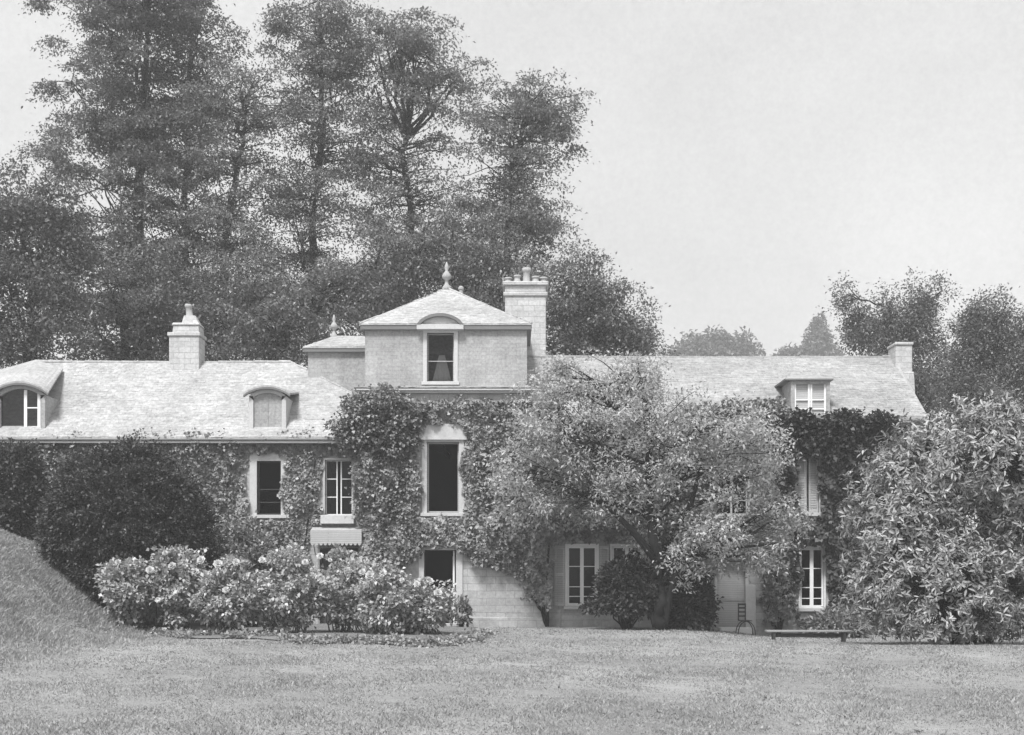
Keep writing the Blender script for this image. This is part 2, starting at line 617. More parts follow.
def ivy(name, label, poly, holes, y, n, mat, L=0.17, W=0.15, thick=0.22, gseed=0, roots=((0, 0),), edge=5.0, gap=0.0, bulges=()):
    """creeper on a wall: outline drawn on the facade plane at depth y"""
    poly = np.array(poly, float)
    lo, hi = poly.min(0), poly.max(0)
    got = []
    tot = 0
    while tot < n:
        q = rng.uniform(lo, hi, (n, 2))
        w = np.stack([q[:, 0] * 0.05, q[:, 1] * 0.05, 0 * q[:, 0]], 1)
        e = q + edge * np.stack([wob(w, 3.1, gseed), wob(w, 3.3, gseed + 5)], 1)
        ok = in_poly(e[:, 0], e[:, 1], poly)
        for (a, b, c, d) in holes:
            ok &= ~((e[:, 0] > a + 1) & (e[:, 0] < c - 1) & (e[:, 1] > b + 1) & (e[:, 1] < d - 1))
        if gap:
            ok &= wob(w, 2.2, gseed + 9) > -1 + gap
        got.append(q[ok])
        tot += ok.sum()
    q = np.concatenate(got)[:n]
    s = (CD + y) / FPX
    x = (q[:, 0] - 512) * s
    z = CH + (HOR - q[:, 1]) * s
    w = np.stack([x, z, 0 * x], 1)
    bul = thick * np.clip(0.45 + 0.75 * wob(w, 3.4, gseed + 2) + 0.3 * wob(w, 1.2, gseed + 4), 0.05, 1.6)
    yy = y - np.abs(bul) * rng.uniform(0.0, 1.0, n) ** 0.7 - 0.02
    pos = np.stack([x, yy, z], 1)
    d = np.stack([rng.normal(0, 0.6, n), rng.normal(-0.35, 0.25, n), rng.normal(-0.75, 0.35, n)], 1)
    up = np.stack([rng.normal(0, 0.4, n), rng.normal(-0.8, 0.2, n), rng.normal(0.6, 0.35, n)], 1)
    sz = rng.uniform(0.6, 1.3, n)
    x0 = float(np.median(x))
    t = thing(name, label, 'climbing plant', (PX(roots[0][0], y), y - 0.1, gz(PX(roots[0][0], y), y)))
    lv = Leaves()
    lv.add(pos, d, up, L * sz, W * sz, fold=0.2)
    for q_ in rng.choice(n, n // 110, replace=False):
        if any(h[0] - 7 < q[q_, 0] < h[2] + 7 and h[1] - 9 < q[q_, 1] < h[3] + 5 for h in holes):
            continue
        clump(lv, pos[q_] + np.array([0, -0.08, 0]), 0.22 * rng.uniform(0.6, 1.4), 30, L * 0.85, W * 0.85, 0.8, 0.2, out=np.array([0, -0.6, -0.5]))
    for (bx_, by_, brx, bry, bd) in bulges:
        c = np.array(PP(bx_, by_, y - bd * 0.5))
        for k in range(34):
            u = unit(rng.normal(0, 1, 3) + np.array([0, -0.5, 0.15]))
            clump(lv, c + u * np.array([brx * s, bd, bry * s]) * rng.uniform(0.6, 1.1), 0.26 * rng.uniform(0.7, 1.3), 36, L * 0.9, W * 0.88, 0.7, 0.1, out=u + np.array([0, -0.2, -0.5]))
    lv.build('foliage', mat, t)
    mb = MB()
    for (rx, ry_) in roots:
        a = np.array([PX(rx, y), y - 0.07, gz(PX(rx, y), y) - 0.1])
        for k in range(6):
            near = np.where(np.abs(pos[:, 0] - a[0]) < 1.2)[0]
            e = pos[near[int(rng.integers(0, len(near)))]].copy()
            e[1] = y - 0.05
            p = curve(a, e, jit=0.07, n=10)
            p[:, 1] = np.minimum(p[:, 1], y - 0.03)
            sx_, sy_ = 512 + p[:, 0] / s, HOR - (p[:, 2] - CH) / s
            if any(((sx_ > h[0]) & (sx_ < h[2]) & (sy_ > h[1]) & (sy_ < h[3])).any() for h in holes):
                continue
            mb.tube(p, np.linspace(0.045, 0.012, 10), 5)
    mb.build('stem', M['bark'], t)
    return t


# ================================================================== GROUND
def axis(near_lo, near_hi, step, far):
    a = np.arange(near_lo, near_hi + step / 2, step)
    g = np.array([1.5, 4, 10, 25, 60, 120, 240, 400, far])
    return np.concatenate([near_lo - g[::-1], a, near_hi + g])


gx, gy = axis(-24, 20, 0.35, 600), axis(-44, 4, 0.35, 600)
GX, GY = np.meshgrid(gx, gy)
GZ = ground_z(GX, GY)
V = np.stack([GX, GY, GZ], -1).reshape(-1, 3)
nx, ny = len(gx), len(gy)
ii = np.arange((ny - 1) * (nx - 1))
r_, c_ = ii // (nx - 1), ii % (nx - 1)
b_ = r_ * nx + c_
F = np.stack([b_, b_ + 1, b_ + nx + 1, b_ + nx], 1)


def lawn_mat():
    m, t, out = new_mat('mown_lawn')
    p = N(t, 'ShaderNodeBsdfPrincipled')
    p.inputs['Roughness'].default_value = 0.95
    p.inputs['Specular IOR Level'].default_value = 0.1
    co = N(t, 'ShaderNodeTexCoord').outputs['Object']
    mp = N(t, 'ShaderNodeMapping')
    mp.inputs['Scale'].default_value = (0.6, 0.35, 1)
    t.links.new(co, mp.inputs['Vector'])
    a = noise(t, mp.outputs[0], 0.55, 5, 0.55)
    b = noise(t, co, 3.0, 5, 0.65)
    c = noise(t, co, 26, 4, 0.7)
    v = mth(t, 'MULTIPLY', mth(t, 'MULTIPLY_ADD', a, 1.5, 0.25), mth(t, 'MULTIPLY_ADD', b, 0.7, 0.65))
    v = mth(t, 'MULTIPLY', v, mth(t, 'MULTIPLY_ADD', c, 0.9, 0.55))
    v = mth(t, 'MULTIPLY', v, 0.30)
    t.links.new(v, p.inputs['Base Color'])
    bp = N(t, 'ShaderNodeBump')
    bp.inputs['Strength'].default_value = 0.9
    bp.inputs['Distance'].default_value = 0.05
    t.links.new(mth(t, 'ADD', c, b), bp.inputs['Height'])
    t.links.new(bp.outputs[0], p.inputs['Normal'])
    t.links.new(p.outputs[0], out.inputs[0])
    return m


lawn = quad_obj('lawn', V, F, lawn_mat())
tag(lawn, kind='structure')

# flower bed: a sheet of soil just above the lawn
bedpts = []
for px, py in ((60, 634), (150, 637), (200, 641), (250, 640), (310, 646), (360, 644), (420, 647), (475, 641), (486, 630), (420, 622), (300, 618), (180, 616), (100, 618)):
    d = CH * FPX / (py - HOR)
    bedpts.append((( px - 512) * d / FPX, d - CD))
bp_ = np.array(bedpts)
cx, cy = bp_.mean(0)
bv, bf = [], []
rings = 6
nb = 60
kk = np.linspace(0, len(bp_), nb, endpoint=False)
out_ = np.stack([np.interp(kk, range(len(bp_) + 1), np.append(bp_[:, i], bp_[0, i])) for i in range(2)], 1)
for r in range(rings + 1):
    f = r / rings
    for k in range(nb):
        x, y = cx + (out_[k, 0] - cx) * f, cy + (out_[k, 1] - cy) * f
        bv.append((x, y, gz(x, y) + 0.03 + 0.06 * (1 - f ** 3)))
for r in range(rings):
    for k in range(nb):
        bf.append((r * nb + k, r * nb + (k + 1) % nb, (r + 1) * nb + (k + 1) % nb, (r + 1) * nb + k))
tag(mesh_obj('soil_bed', bv, bf, M['soil'], smooth=True), kind='structure')

# ================================================================== HOUSE
house = thing('country_house', 'long two storey house clad in creeper, with attic pavilion, dormers and pale slate roofs', 'house', (0, 0, 0))


def wall(name, x0, x1, z0, z1, y, th, openings, mat):
    """slab with rectangular openings (x0,z0,x1,z1); front face at y"""
    xs = sorted(set([x0, x1] + [o[0] for o in openings] + [o[2] for o in openings]))
    zs = sorted(set([z0, z1] + [o[1] for o in openings] + [o[3] for o in openings]))
    nx_, nz_ = len(xs) - 1, len(zs) - 1

    def solid(i, j):
        if i < 0 or j < 0 or i >= nx_ or j >= nz_:
            return False
        mx_, mz_ = (xs[i] + xs[i + 1]) / 2, (zs[j] + zs[j + 1]) / 2
        return not any(o[0] < mx_ < o[2] and o[1] < mz_ < o[3] for o in openings)
    mb = MB()
    y1 = y + th
    for i in range(nx_):
        for j in range(nz_):
            if not solid(i, j):
                continue
            a, b, c, d = xs[i], xs[i + 1], zs[j], zs[j + 1]
            mb.add([(a, y, c), (b, y, c), (b, y, d), (a, y, d)], [(0, 1, 2, 3)])
            mb.add([(a, y1, c), (b, y1, c), (b, y1, d), (a, y1, d)], [(3, 2, 1, 0)])
            if not solid(i - 1, j):
                mb.add([(a, y, c), (a, y1, c), (a, y1, d), (a, y, d)], [(3, 2, 1, 0)])
            if not solid(i + 1, j):
                mb.add([(b, y, c), (b, y1, c), (b, y1, d), (b, y, d)], [(0, 1, 2, 3)])
            if not solid(i, j - 1):
                mb.add([(a, y, c), (b, y, c), (b, y1, c), (a, y1, c)], [(3, 2, 1, 0)])
            if not solid(i, j + 1):
                mb.add([(a, y, d), (b, y, d), (b, y1, d), (a, y1, d)], [(0, 1, 2, 3)])
    return mb.build(name, mat, house)


def rect(px0, py0, px1, py1, y):
    return (PX(px0, y), PZ(py1, y), PX(px1, y), PZ(py0, y))


def window(name, op, y, cols=2, rows=(0.33, 0.66), arch=0.10, sill=True, frame=0.045, glass=True, mat='paint', gap=0.0, surround='trim', recess=0.14, parent=None, mull=0.03):
    """op = opening; a projecting surround, sash bars, glass and a sill"""
    x0, z0, x1, z1 = op
    mb = MB()
    a = arch
    yf = y - 0.035
    mb.box(x0 - a, x0, yf, y + 0.12, z0, z1)
    mb.box(x1, x1 + a, yf, y + 0.12, z0, z1)
    mb.box(x0 - a, x1 + a, yf - 0.004, y + 0.12, z1, z1 + a * 1.2)
    w = mb.build(name, M[surround], parent or house, bevel=0.006)
    ys = y + recess
    fb = MB()
    fb.box(x0, x0 + frame, ys, ys + 0.06, z0, z1)
    fb.box(x1 - frame, x1, ys, ys + 0.06, z0, z1)
    fb.box(x0 + frame, x1 - frame, ys + 0.002, ys + 0.058, z1 - frame, z1)
    fb.box(x0 + frame, x1 - frame, ys + 0.002, ys + 0.058, z0, z0 + frame * 1.3)
    ww = (x1 - x0 - 2 * frame)
    for c in range(1, cols):
        xc = x0 + frame + ww * c / cols
        if gap:
            fb.box(xc - gap / 2 - mull * 1.3, xc - gap / 2, ys - 0.004, ys + 0.05, z0, z1)
            fb.box(xc + gap / 2, xc + gap / 2 + mull * 1.3, ys - 0.004, ys + 0.05, z0, z1)
        else:
            fb.box(xc - mull, xc + mull, ys - 0.004, ys + 0.05, z0, z1)
    for r in rows:
        zr = z0 + (z1 - z0) * r
        if gap:
            xc = x0 + frame + ww / 2
            fb.box(x0 + frame, xc - gap / 2 - mull, ys + 0.008, ys + 0.04, zr - 0.014, zr + 0.014)
            fb.box(xc + gap / 2 + mull, x1 - frame, ys + 0.008, ys + 0.04, zr - 0.014, zr + 0.014)
        else:
            fb.box(x0 + frame, x1 - frame, ys + 0.008, ys + 0.04, zr - 0.014, zr + 0.014)
    fb.build('frame', M[mat], w)
    if glass:
        xc = (x0 + x1) / 2
        g = MB()
        for (a0, a1) in (((x0 + frame, xc - gap / 2 - 0.001), (xc + gap / 2 + 0.001, x1 - frame)) if gap else ((x0 + frame, x1 - frame),)):
            g.add([(a0, ys + 0.025, z0 + 0.02), (a1, ys + 0.025, z0 + 0.02), (a1, ys + 0.025, z1 - 0.02), (a0, ys + 0.025, z1 - 0.02)], [(0, 1, 2, 3)])
        g.build('pane', M['glass'], w)
    if sill:
        s = MB()
        s.box(x0 - a - 0.05, x1 + a + 0.05, y - 0.13, y + recess, z0 - 0.11, z0)
        s.build('sill', M['trim'], w, bevel=0.008)
    return w


# ---- openings
YC = -0.4                                     # central block stands proud
o_w1 = rect(257, 461, 281, 515, 0)
o_w2 = rect(325, 460, 352, 515, 0)
o_porch = rect(320, 548, 358, 624, 0)
o_w3 = rect(427, 442, 459, 513, YC)
o_door = rect(424, 550, 456, 626, YC)
o_f1 = rect(567, 546, 597, 606, 0)
o_f2 = rect(612, 546, 642, 606, 0)
o_f3 = rect(800, 548, 824, 608, 0)
o_w4 = rect(796, 452, 819, 513, 0)
o_w5 = rect(716, 462, 748, 515, 0)
o_bd = rect(717, 560, 745, 632, 0)
o_at = rect(427, 333, 454, 382, 0.5)

XL, XC0, XC1, XR = -20.0, PX(359, YC), PX(545, YC), 13.55
ZE_L, ZE_C, ZE_R = 6.22, 7.66, 6.92
wall('wall', XL, XC0 - 0.002, -0.6, ZE_L, 0, 0.45, [o_w1, o_w2, o_porch], M['wall'])
wall('wall', XC0, XC1, -0.6, ZE_C, YC, 0.45, [o_w3, o_door], M['wall'])
wall('wall', XC1 + 0.002, XR, -0.7, ZE_R, 0, 0.45, [o_f1, o_f2, o_f3, o_w4, o_w5, o_bd], M['wall'])
mb = MB()
mb.box(XL, XL + 0.4, 0.45, 6.6, -0.6, ZE_L)
mb.box(XL, XR, 6.6, 7.0, -0.6, ZE_L)
mb.box(XC1, XR, 6.602, 6.998, ZE_L, ZE_R)
mb.box(XC0, XC1, 6.604, 6.996, ZE_L, ZE_C)
mb.box(XC0 + 0.002, XC0 + 0.4, 0.05, 6.6, -0.6, ZE_C)
mb.box(XC1 - 0.4, XC1 - 0.002, 0.05, 6.6, -0.6, ZE_C)
# gable on the right end
mb.box(XR - 0.4, XR, 0.45, 6.6, -0.7, ZE_R)
mb.add([(XR - 0.4, 0, ZE_R), (XR - 0.4, 7, ZE_R), (XR - 0.4, 3.2, 9.42), (XR, 0, ZE_R), (XR, 7, ZE_R), (XR, 3.2, 9.42)],
       [(0, 2, 1), (3, 4, 5), (0, 3, 5, 2), (1, 2, 5, 4)])
mb.build('side_wall', M['wall'], house)
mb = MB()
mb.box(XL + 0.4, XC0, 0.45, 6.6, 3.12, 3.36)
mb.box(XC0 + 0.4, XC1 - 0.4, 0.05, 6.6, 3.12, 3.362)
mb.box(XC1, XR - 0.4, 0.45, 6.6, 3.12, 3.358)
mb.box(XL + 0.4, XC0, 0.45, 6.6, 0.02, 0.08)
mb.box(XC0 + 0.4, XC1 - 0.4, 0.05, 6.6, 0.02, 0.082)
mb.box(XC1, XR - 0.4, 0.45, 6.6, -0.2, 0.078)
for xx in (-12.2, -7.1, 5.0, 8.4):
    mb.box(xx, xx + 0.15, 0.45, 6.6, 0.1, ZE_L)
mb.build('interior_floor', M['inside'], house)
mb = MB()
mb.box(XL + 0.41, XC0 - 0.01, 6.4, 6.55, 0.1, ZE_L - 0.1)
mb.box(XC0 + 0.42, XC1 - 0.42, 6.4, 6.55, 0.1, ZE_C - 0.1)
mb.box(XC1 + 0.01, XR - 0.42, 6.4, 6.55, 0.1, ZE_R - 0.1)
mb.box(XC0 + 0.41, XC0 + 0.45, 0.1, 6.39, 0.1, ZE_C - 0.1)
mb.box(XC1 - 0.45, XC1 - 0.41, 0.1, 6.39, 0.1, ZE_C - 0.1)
mb.build('interior_shade_lining', M['inside'], house)  # dark backdrop added inside the walls so the windows read as shaded rooms

# plinth of the visible ground floor wall
mb = MB()
mb.box(PX(459, YC) + 0.13, XC1 - 0.004, YC - 0.09, YC, -0.3, 0.32)
mb.box(XC1 + 0.01, o_f1[0] - 0.2, -0.08, 0, -0.3, 0.55)
mb.box(o_f1[0] - 0.2, o_f2[2] + 0.6, -0.16, 0, -0.3, 0.36)
mb.build('plinth', M['wall'], house, bevel=0.02)

# ---- windows of the front
window('window', o_w1, 0, 1, (0.24, 0.48), arch=0.24, mat='dark', glass=False)
window('window', o_w2, 0, 2, (0.33, 0.66), arch=0.05, gap=0.10, frame=0.03)
w3 = window('window', o_w3, YC, 1, (), arch=0.17, mat='shutter', frame=0.05, glass=False)
mb = MB()
mb.box(o_w3[0] - 0.27, o_w3[2] + 0.27, YC - 0.12, YC - 0.04, o_w3[3] + 0.06, o_w3[3] + 0.58)
mb.build('lintel', M['trim'], w3, bevel=0.01)
french = []
for o in (o_f1, o_f2):
    f = window('french_window', o, 0, 2, (0.16, 0.32, 0.66), arch=0.06, surround='paint', recess=0.05, frame=0.07, mull=0.06)
    french.append(f)
f3 = window('french_window', o_f3, 0, 2, (0.16, 0.34, 0.66), arch=0.05, surround='paint', recess=0.05, frame=0.07, mull=0.06)


def shutter(parent, x0, x1, z0, z1, y, tilt=0.0):
    w = x1 - x0
    mb = MB()
    st = 0.06
    mb.box(0, st, 0, 0.04, 0, z1 - z0)
    mb.box(w - st, w, 0, 0.04, 0, z1 - z0)
    for zz in (0, (z1 - z0) * 0.5, z1 - z0 - 0.1):
        mb.box(st, w - st, 0.002, 0.038, zz, zz + 0.1)
    k = 0.1
    while k < z1 - z0 - 0.14:
        mb.add([(st, 0.004, k), (w - st, 0.004, k), (w - st, 0.03, k + 0.05), (st, 0.03, k + 0.05), (st, 0.012, k), (w - st, 0.012, k), (w - st, 0.038, k + 0.05), (st, 0.038, k + 0.05)],
               [(0, 1, 2, 3), (7, 6, 5, 4), (0, 4, 5, 1), (3, 2, 6, 7)])
        k += 0.055
    ca, sa = math.cos(tilt), math.sin(tilt)
    mb.v = [(x0 + v[0] * ca - v[1] * sa, y + v[0] * sa + v[1] * ca, z0 + v[2]) for v in mb.v]
    return mb.build('shutter', M['shutter'], parent)


sw = 0.36
shutter(french[0], o_f1[0] - 0.06 - sw, o_f1[0] - 0.08, o_f1[1], o_f1[3], -0.09)
shutter(french[0], o_f1[2] + 0.08, o_f1[2] + 0.06 + sw - 0.03, o_f1[1], o_f1[3], -0.09)
shutter(french[1], o_f2[2] + 0.08, o_f2[2] + 0.06 + sw, o_f2[1], o_f2[3], -0.09)
w4 = window('window', o_w4, 0, 2, (), arch=0.04, sill=True, recess=0.2)
shutter(w4, o_w4[0] + 0.01, (o_w4[0] + o_w4[2]) / 2 - 0.04, o_w4[1], o_w4[3], 0.03)
shutter(w4, (o_w4[0] + o_w4[2]) / 2 + 0.05, o_w4[2] - 0.01, o_w4[1], o_w4[3], 0.03)
window('window', o_w5, 0, 2, (0.28,), arch=0.06, surround='shutter', mat='shutter')

# front door of the central block: surround, leaf standing open
mb = MB()
x0, z0, x1, z1 = o_door
mb.box(x0 - 0.17, x0, YC - 0.05, YC + 0.12, -0.2, z1)
mb.box(x1, x1 + 0.22, YC - 0.05, YC + 0.12, -0.2, z1)
mb.box(x0 - 0.17, x1 + 0.22, YC - 0.054, YC + 0.12, z1, z1 + 0.16)
dr = mb.build('doorway', M['trim'], house, bevel=0.008)
mb = MB()
mb.box(x1 - 0.10, x1 - 0.05, YC + 0.1, YC + 0.95, 0.09, z1 - 0.02)
for za, zb in ((0.25, 0.95), (1.1, z1 - 0.2)):
    mb.box(x1 - 0.115, x1 - 0.101, YC + 0.22, YC + 0.83, za, zb)
mb.build('door', M['paint'], dr)
mb = MB()
mb.box(x0 - 0.3, x1 + 0.35, YC - 0.55, YC - 0.092, -0.15, 0.12)
mb.build('step', M['step'], dr, bevel=0.015)

# porch under the left hand casement: dark opening, box and scalloped canopy
x0, z0, x1, z1 = o_porch
mb = MB()
mb.box(x0 - 0.07, x0, -0.03, 0.12, -0.1, z1)
mb.box(x1, x1 + 0.07, -0.03, 0.12, -0.1, z1)
mb.box(x0 - 0.07, x1 + 0.07, -0.034, 0.12, z1, z1 + 0.07)
pd = mb.build('doorway', M['greypaint'], house)
mb = MB()
mb.box(x0, x1, 0.2, 0.26, 0.08, z1)
mb.build('door', M['dark'], pd)
ax0, ax1 = PX(311, -0.5), PX(362, -0.5)
zt, zb = PZ(531, -0.5), PZ(543, -0.5)
mb = MB()
mb.add([(ax0, -0.62, zt - 0.02), (ax1, -0.62, zt - 0.02), (ax1, -0.04, zt + 0.12), (ax0, -0.04, zt + 0.12),
        (ax0, -0.62, zt + 0.02), (ax1, -0.62, zt + 0.02), (ax1, -0.04, zt + 0.16), (ax0, -0.04, zt + 0.16)],
       [(3, 2, 1, 0), (4, 5, 6, 7), (0, 1, 5, 4), (1, 2, 6, 5), (2, 3, 7, 6), (3, 0, 4, 7)])
cn = mb.build('canopy', M['shutter'], house)
mb = MB()
ns = 12
for k in range(ns):
    a, b = ax0 + (ax1 - ax0) * k / ns, ax0 + (ax1 - ax0) * (k + 1) / ns
    pts = [(a, zt - 0.022), (b, zt - 0.022), (b, zb)]
    for q in range(1, 6):
        u = q / 6
        pts.append((b + (a - b) * u, zb - 0.09 * math.sin(math.pi * u)))
    pts.append((a, zb))
    m_ = len(pts)
    mb.add([(p[0], -0.63, p[1]) for p in pts] + [(p[0], -0.61, p[1]) for p in pts],
           [tuple(range(m_))[::-1], tuple(range(m_, 2 * m_))] + [(i, (i + 1) % m_, m_ + (i + 1) % m_, m_ + i) for i in range(m_)])
mb.build('valance', M['shutter'], cn)
mb = MB()
for xx in (ax0 + 0.06, ax1 - 0.06):
    MB().tube([(xx, -0.02, zb - 0.35), (xx, -0.3, zb - 0.05), (xx, -0.58, zt - 0.06)], 0.015, 6).build('bracket', M['iron'], cn)

mb = MB()
mb.box(o_w2[0] - 0.1, o_w2[2] + 0.1, -0.34, -0.135, o_w2[1] - 0.30, o_w2[1] - 0.02)
mb.build('window_box', M['trim'], house, bevel=0.01)

# garden door on the right with its step
x0, z0, x1, z1 = o_bd
mb = MB()
mb.box(x0 - 0.09, x0, -0.04, 0.12, -0.35, z1)
mb.box(x1, x1 + 0.34, -0.10, 0.12, -0.35, PZ(585, 0))
mb.box(x1, x1 + 0.12, -0.06, 0.12, PZ(585, 0), z1)
mb.box(x0 - 0.09, x1, -0.044, 0.12, z1, z1 + 0.12)
gd = mb.build('doorway', M['trim'], house, bevel=0.01)
mb = MB()
mb.box(x0, x1, 0.06, 0.11, -0.2, z1)
mb.box(x0, x1, 0.035, 0.06, 0.85, 0.95)
mb.build('door', M['shutter'], gd)
mb = MB()
mb.box(x0 + 0.0, x1 + 0.1, -0.7, -0.105, -0.5, -0.02)
mb.build('step', M['paint'], gd, bevel=0.02)  # stone step, coloured white to brighten it where the tree leaves it under-lit


# ---- roofs
def slates(mb, f, sw=0.27, sh=0.145):
    f = np.array(f, float)
    n = unit(np.cross(f[1] - f[0], f[2] - f[0]))
    if n[2] < 0:
        n = -n
    u = unit(np.cross((0, 0, 1.0), n))
    v = np.cross(n, u)
    P = np.stack([(f - f[0]) @ u, (f - f[0]) @ v], 1)
    lo, hi = P.min(0), P.max(0)
    r = 0
    q = lo[1]
    while q < hi[1] - 0.03:
        xs = np.arange(lo[0] + (r % 2) * sw / 2 - sw, hi[0] + sw, sw) + rng.normal(0, 0.006)
        mid = np.stack([xs + sw / 2, np.full(len(xs), q + sh * 0.5)], 1)
        a = in_poly(xs + 0.02, mid[:, 1], P) & in_poly(xs + sw - 0.02, mid[:, 1], P)
        for x in xs[a]:
            d0, d1 = rng.normal(0, 0.008), rng.normal(0, 0.008)
            lift = 0.007 + abs(rng.normal(0, 0.003))
            if rng.uniform() < 0.012:
                d0 -= 0.05
                d1 -= 0.03
            c = [(x + 0.004, q + d0, lift), (x + sw - 0.004, q + d1, lift + rng.normal(0, 0.0025)), (x + sw - 0.004, q + sh * 1.25, 0.006), (x + 0.004, q + sh * 1.25, 0.006)]
            top = [f[0] + u * p[0] + v * p[1] + n * p[2] for p in c]
            bot = [p - n * 0.012 for p in top[:2]]
            mb.add(top + bot, [(0, 1, 2, 3), (4, 5, 1, 0), (4, 0, 3), (5, 2, 1)])
        q += sh
        r += 1


def slab_roof(name, faces, mat, th=0.07):
    mb = MB()
    for f in faces:
        slates(mb, f)
    for f in faces:
        n = np.cross(np.subtract(f[1], f[0]), np.subtract(f[2], f[0]))
        n = n / np.linalg.norm(n)
        if n[2] < 0:
            f = f[::-1]
        k = len(f)
        top = [np.array(p, float) for p in f]
        bot = [p - np.array([0, 0, th]) for p in top]
        mb.add(top + bot, [tuple(range(k)), tuple(range(k, 2 * k))[::-1]] + [(i, k + i, k + (i + 1) % k, (i + 1) % k) for i in range(k)])
    return mb.build(name, mat, house)


def ridge_tiles(parent, pts, r=0.07, mat='lead'):
    mb = MB()
    for a, b in zip(pts[:-1], pts[1:]):
        a, b = np.array(a, float), np.array(b, float)
        n = max(2, int(np.linalg.norm(b - a) / 0.42))
        for i in range(n):
            p, q = a + (b - a) * i / n, a + (b - a) * (i + 0.985) / n
            dz_ = np.array([0, 0, rng.normal(0, 0.008) - 0.03 * math.sin(math.pi * i / n)])
            mb.tube([p + dz_, q + dz_], [r, r * 0.88], 8)
    return mb.build('ridge_tile', M[mat], parent)


yE, yR, yB = -0.36, 3.2, 7.3
zE = PZ(437, yE)
zR = PZ(362, yR)
xhe, xre = PX(440, yE), PX(291, yR)
xle, xrl = XL - 0.3, XL + 3.0
rl = slab_roof('roof', [
    [(xle, yE, zE), (xhe, yE, zE), (xre, yR, zR), (xrl, yR, zR)],
    [(xhe, yE, zE), (xhe, yB, zE), (xre, yR, zR)],
    [(xhe, yB, zE), (xle, yB, zE), (xrl, yR, zR), (xre, yR, zR)],
    [(xle, yB, zE), (xle, yE, zE), (xrl, yR, zR)]], M['roof'])
ridge_tiles(rl, [(xrl, yR, zR), (xre, yR, zR)], mat='roof')
ridge_tiles(rl, [(xre, yR, zR), (xhe, yE, zE)], 0.05, mat='roof')
mb = MB()
xge = XC0 - 0.02
mb.box(xle, xge, yE - 0.06, yE + 0.02, zE - 0.20, zE - 0.125)
mb.build('fascia', M['trim'], rl, bevel=0.01)
mb = MB()
mb.box(xle, xge, yE - 0.11, yE + 0.01, zE - 0.122, zE - 0.06)
mb.build('gutter', M['lead'], rl, bevel=0.02)
mb = MB()
mb.box(xle, xge - 0.01, yE + 0.021, -0.002, zE - 0.2, zE - 0.16)
mb.build('soffit', M['trim'], rl)

zE2, zR2 = PZ(416, yE), PZ(357, yR)
xg = XR + 0.12
rr = slab_roof('roof', [
    [(XC1 - 0.6, yE, zE2), (xg, yE, zE2), (xg, yR, zR2), (XC1 - 0.6, yR, zR2)],
    [(XC1 - 0.6, yB, zE2), (xg, yB, zE2), (xg, yR, zR2), (XC1 - 0.6, yR, zR2)]], M['roof2'])
ridge_tiles(rr, [(XC1 - 0.5, yR, zR2), (xg, yR, zR2)], 0.06, mat='roof2')
mb = MB()
mb.box(XC1 + 0.1, xg, yE - 0.10, yE + 0.02, zE2 - 0.17, zE2 - 0.075)
mb.build('gutter', M['greypaint'], rr, bevel=0.02)
mb = MB()
mb.box(XC1 + 0.1, xg - 0.01, yE + 0.021, -0.002, zE2 - 0.2, zE2 - 0.16)
mb.build('soffit', M['trim'], rr)

# central block: cornice and sloping skirt up to the attic
ax_0, ax_1 = PX(365, 0.5), PX(527, 0.5)
zA0, zA1 = 7.6, PZ(326, 0.5)
mb = MB()
mb.box(XC0 - 0.10, XC1 + 0.05, YC - 0.16, YC + 0.3, ZE_C, ZE_C + 0.07)
mb.box(XC0 - 0.14, XC1 + 0.10, YC - 0.25, YC + 0.3, ZE_C + 0.07, ZE_C + 0.17)
mb.build('cornice', M['trim'], house, bevel=0.015)
zk = ZE_C + 0.175
skr = slab_roof('roof', [
    [(XC0 - 0.14, YC - 0.25, zk), (XC1 + 0.10, YC - 0.25, zk), (ax_1 + 0.05, 0.52, zk + 0.22), (ax_0 - 0.05, 0.52, zk + 0.22)],
    [(XC0 - 0.14, YC - 0.25, zk), (ax_0 - 0.05, 0.52, zk + 0.22), (ax_0 - 0.05, 6.8, zk + 0.22), (XC0 - 0.14, 7.1, zk)],
    [(XC1 + 0.10, YC - 0.25, zk), (ax_1 + 0.05, 0.52, zk + 0.22), (ax_1 + 0.05, 6.8, zk + 0.22), (XC1 + 0.1, 7.1, zk)],
    [(ax_0 - 0.05, 6.0, zk + 0.22), (ax_1 + 0.05, 6.0, zk + 0.22), (XC1 + 0.1, 7.1, zk), (XC0 - 0.14, 7.1, zk)]], M['roof'], 0.05)
wall('attic_wall', ax_0, ax_1, zA0, zA1, 0.5, 0.3, [o_at], M['attic'])
mb = MB()
mb.box(ax_0, ax_0 + 0.3, 0.8, 5.7, zA0, zA1)
mb.box(ax_1 - 0.3, ax_1, 0.8, 5.7, zA0, zA1)
mb.box(ax_0, ax_1, 5.7, 6.0, zA0, zA1)
mb.box(ax_0 + 0.3, ax_1 - 0.3, 0.8, 5.7, zA0, zA0 + 0.2)
mb.build('attic_side_wall', M['attic'], house)
ov = 0.16
apx, apy, apz = (ax_0 + ax_1) / 2 - 0.12, 3.2, PZ(288, 3.2)
za = zA1 + 0.05
e = [(ax_0 - ov, 0.5 - ov, za), (ax_1 + ov, 0.5 - ov, za), (ax_1 + ov, 6.0 + ov, za), (ax_0 - ov, 6.0 + ov, za)]
ap = (apx, apy, apz)
ra = slab_roof('roof', [[e[0], e[1], ap], [e[1], e[2], ap], [e[2], e[3], ap], [e[3], e[0], ap]], M['roof'], 0.05)
ridge_tiles(ra, [e[0], ap], 0.045, 'roof')
ridge_tiles(ra, [ap, e[1]], 0.045, 'roof')
mb = MB()
mb.box(ax_0 - ov + 0.02, ax_1 + ov - 0.02, 0.5 - ov + 0.02, 0.498, zA1 - 0.14, zA1 - 0.01)
